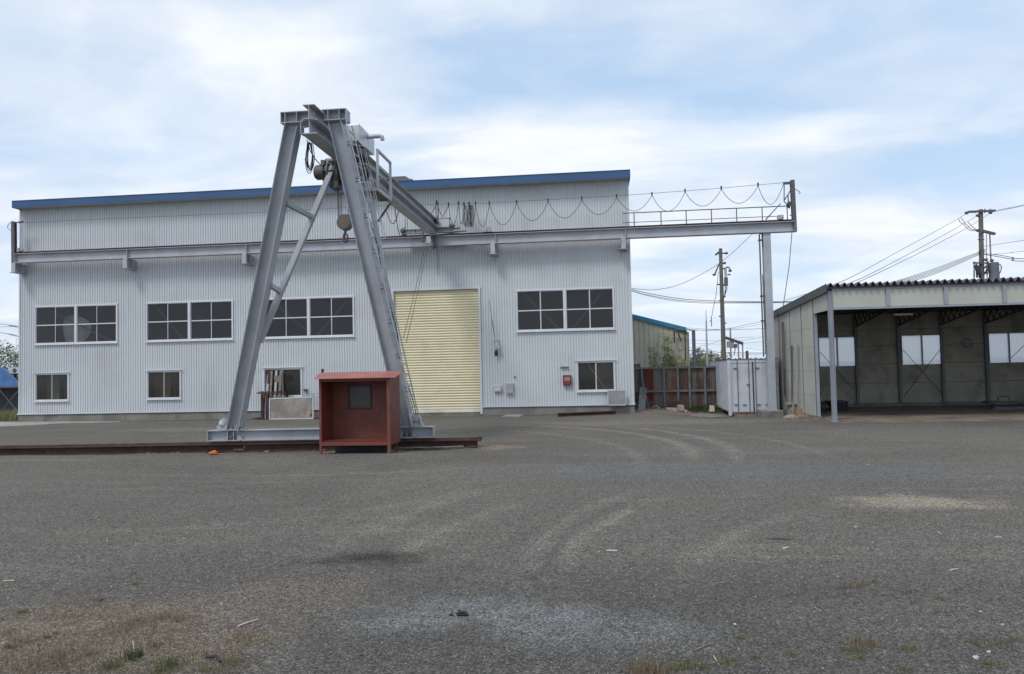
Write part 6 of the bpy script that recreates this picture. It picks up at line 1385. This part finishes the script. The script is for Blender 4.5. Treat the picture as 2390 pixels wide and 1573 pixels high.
a, b = P(1647.5, 724, 52), P(1650.5, 838, 52); mb = MB(); mb.tube([(b.x, 52, 0), b, P(1648.3, 748, 52), P(1648.2, 747, 52), a], [.07, .065, .05, .03, .02], 8); solo(mb, 'thin_mast', M_['steel'], 'slender grey mast far behind the fence left of the concrete pole', 'mast')
PY2 = 44.0; a, b = P(2288.8, 489, PY2), P(2291.5, 640, PY2); d = (b-a)/(b.z-a.z); base = a+d*(0-a.z)
p2 = thing('utility_pole', 'utility pole with crossarms and grey transformer rising behind the shed roof', 'utility pole', base)
mb = MB(); mb.tube([base.lerp(a, k/8) for k in range(9)], [.16-.045*k/8 for k in range(9)], 14); build(mb, 'shaft', M_['pole'], p2, smooth=True)
def arm(x0, y0, x1, y1, r=.055): mb = MB(); mb.bar(P(x0, y0, PY2-.15), P(x1, y1, PY2-.15), r*2, r*2); build(mb, 'crossarm', M_['steel_d'], p2)
arm(2259, 494.5, 2323, 491.5); arm(2293, 539, 2320, 545.5, .07); arm(2271, 613.5, 2303, 614, .04)
mb = MB()
for x, y in ((2256, 497), (2282, 503), (2312, 496), (2283, 538), (2319, 545), (2301, 606), (2315, 608)): mb.blob(P(x, y, PY2-.2), .085, 1.3, 1, 1, x % 11, .2, 8, 6)
for x in (2298.5, 2311, 2268, 2276): mb.tube([P(x, 487 if x > 2290 else 496, PY2-.15), P(x, 497, PY2-.15)], .03, 5)
for x0, y0, x1, y1 in ((2282, 559, 2297, 559), (2286, 583, 2300, 583), (2283, 588, 2300, 587)): mb.tube([P(x0, y0, PY2-.1), P(x1, y1, PY2-.1)], .03, 5)
build(mb, 'insulators', M_['steel_d'], p2)
a, b = P(2308, 644, PY2), P(2328.5, 615, PY2); cxx = (a.x+b.x)/2; r_ = (b.x-a.x)/2
mb = MB(); mb.cyl((cxx, PY2-.1, a.z-.2), (cxx, PY2-.1, b.z), r_, 20); mb.cyl((cxx, PY2-.1, b.z), (cxx, PY2-.1, b.z+.05), r_*.93, 20); build(mb, 'transformer', M_['trafo'], p2, smooth=True)
mb = MB(); rnd = random.Random(2)
for k in range(12): x = rnd.uniform(2272, 2287); mb.tube([P(x, rnd.uniform(610, 622), PY2-.1), P(x+rnd.uniform(-2, 3), 632, PY2-.2), P(x+rnd.uniform(-2, 4), 648, PY2-.1)], .02, 4)
for k in range(6): x = rnd.uniform(2296, 2308); mb.tube([P(x, rnd.uniform(605, 620), PY2-.1), P(x+rnd.uniform(-2, 3), 632, PY2-.2), P(x+rnd.uniform(-3, 3), 648, PY2-.1)], .02, 4)
mb.tube([P(x, y, PY2-.1) for x, y in ((2328, 616), (2335, 618), (2337.5, 624), (2335, 634), (2331, 643))], .025, 5)
mb.bar(P(2297, 640, PY2-.1), P(2309, 624, PY2-.1), .08, .08); mb.bar(P(2294, 625, PY2-.1), P(2310, 621, PY2-.1), .12, .1)
for k in range(5): mb.blob(P(2278+k*2, 622+k*4, PY2-.25), .1, 1, 1, 1.3, k, .3, 8, 6)
for x0, x1 in ((2302, 2303), (2309, 2312), (2311, 2314)): mb.tube([P(x0, 546, PY2-.1), P(x1, 612, PY2-.1)], .018, 4)
for pts in (((2237, 511), (2241, 519), (2249, 523), (2256, 532), (2265, 538), (2281, 539)), ((2243, 508), (2253, 522), (2266, 534), (2281, 538)), ((2259, 518), (2268, 528), (2280, 537))): mb.tube([P(x, y, PY2-.1) for x, y in pts], .018, 4)
build(mb, 'wiring', M_['cable'], p2)
# ------------------------------------------------------------------ overhead wires, each one a thing
def wire(pts, r, label, Ys):   # end depths apply to the first and last point
    pp = [P(x, y, Ys[0]+(Ys[1]-Ys[0])*i/(len(pts)-1)) for i, (x, y) in enumerate(pts)]; out = []
    for i in range(len(pp)-1):      # Catmull-Rom smoothing
        p0, p1_, p2_, p3 = pp[max(0, i-1)], pp[i], pp[i+1], pp[min(len(pp)-1, i+2)]
        for k in range(6): s = k/6; out.append(.5*((2*p1_)+(p2_-p0)*s+(2*p0-5*p1_+4*p2_-p3)*s*s+(3*p1_-p0-3*p2_+p3)*s**3))
    out.append(pp[-1]); mb = MB(); mb.tube(out, r*.68, 4); solo(mb, 'overhead_wire', M_['cable'], label, 'wire')
wire([(1470, 672), (1525, 676.5), (1583, 665), (1640, 638), (1690, 606), (1757, 545), (1800, 500)], .020, 'long curved wire sagging past the concrete pole top under the runway end', (48, 40))
wire([(1460, 671), (1510, 684), (1580, 696), (1650, 701.5), (1760, 704), (1880, 701), (1970, 676)], .028, 'upper of three wires sagging across below the runway', (46, 50))
wire([(1460, 673), (1510, 688), (1580, 700), (1650, 705), (1760, 706), (1860, 703), (1930, 690)], .024, 'middle of three wires sagging across below the runway', (46.5, 50))
wire([(1460, 675), (1510, 690), (1580, 703), (1650, 707.5), (1760, 707), (1850, 706)], .018, 'lowest of three wires sagging across below the runway', (47, 50))
for k, (pts, r, lb) in enumerate(((((1600, 768), (1650, 771), (1700, 770), (1775, 767), (1830, 764)), .022, 'nearly level distant wire meeting the warehouse roof corner'),
    (((1610, 771), (1690, 768), (1740, 758), (1790, 748)), .02, 'distant wire rising right past the container post'),
    (((1600, 765), (1700, 768), (1790, 753)), .016, 'thin distant wire just above the warehouse corner wire'),
    (((1600, 793), (1650, 795), (1720, 796), (1800, 782)), .014, 'faint distant wire level with the sloping steel beam'),
    (((1605, 812), (1650, 805), (1690, 792), (1760, 786)), .016, 'faint distant wire crossing behind the concrete pole'),
    (((1600, 817), (1660, 821), (1700, 823), (1800, 824)), .03, 'thick distant wire low behind the container frame'),
    (((1600, 826), (1680, 829), (1790, 826)), .018, 'lowest distant wire just above the container roof'),
    (((1600, 800), (1680, 803), (1740, 801), (1800, 796)), .014, 'thin distant wire behind the short container posts'),
    (((1740, 812), (1770, 816), (1800, 818)), .014, 'short distant wire right of the vent pipe'))): wire(pts, r, lb, (60+k, 62+k))
wire([(2262, 495), (2205, 528), (2100, 585), (2000, 640), (1940, 668)], .016, 'uppermost wire slanting down left from the transformer pole', (PY2, 24.6))
wire([(2281, 503), (2225, 536), (2130, 588), (2030, 640), (1975, 664)], .016, 'second wire slanting down left from the transformer pole', (PY2, 24.8))
wire([(2311, 497), (2255, 533), (2160, 583), (2060, 632), (1995, 662)], .016, 'third wire slanting down left from the transformer pole', (PY2, 25.0))
for k in range(5):
    wire([(2287, 588+k*1.5), (2262, 596+k*2.2), (2200, 620+k*3), (2140, 641+k*3), (2085, 658+k*2)], .016, ('top', 'second', 'third', 'fourth', 'lowest')[k]+' of five low cables slanting left from the transformer pole to the shed roof', (PY2, 25.2))
wire([(2322, 492), (2355, 485), (2395, 477), (2750, 400)], .016, 'upper wire leaving the transformer pole crossarm to the right', (PY2, 42))
wire([(2325, 493.5), (2357, 486.5), (2395, 479), (2750, 404)], .016, 'lower wire leaving the transformer pole crossarm to the right', (PY2, 42.3))
wire([(2297, 575), (2340, 568), (2395, 560), (2750, 505)], .016, 'single wire leaving the transformer pole to the right at mid height', (PY2, 42))
wire([(2320, 593), (2360, 590), (2395, 586), (2750, 560)], .014, 'faint level wire right of the transformer pole', (PY2, 42))
wire([(2297, 592), (2330, 595), (2365, 601), (2395, 604), (2750, 610)], .026, 'upper thick cable dipping right from the transformer pole', (PY2, 42))
wire([(2297, 594), (2330, 599), (2365, 605.5), (2395, 610), (2750, 618)], .026, 'lower thick cable dipping right from the transformer pole', (PY2, 42))
wire([(-500, 690), (-5, 755), (20, 759), (50, 766)], .02, 'upper wire at the left edge meeting the factory corner', (50, 46))
wire([(-500, 775), (-5, 763), (22, 762), (50, 760.5)], .016, 'level wire at the left edge by the factory corner', (51, 46))
wire([(-500, 690), (-5, 775), (20, 780), (50, 788)], .024, 'lowest wire at the left edge by the factory corner', (50, 46))
wire([(1832, 702), (1850, 696), (1900, 680)], .014, 'thin wire rising from the shed roof edge behind the runway post', (40, 36))
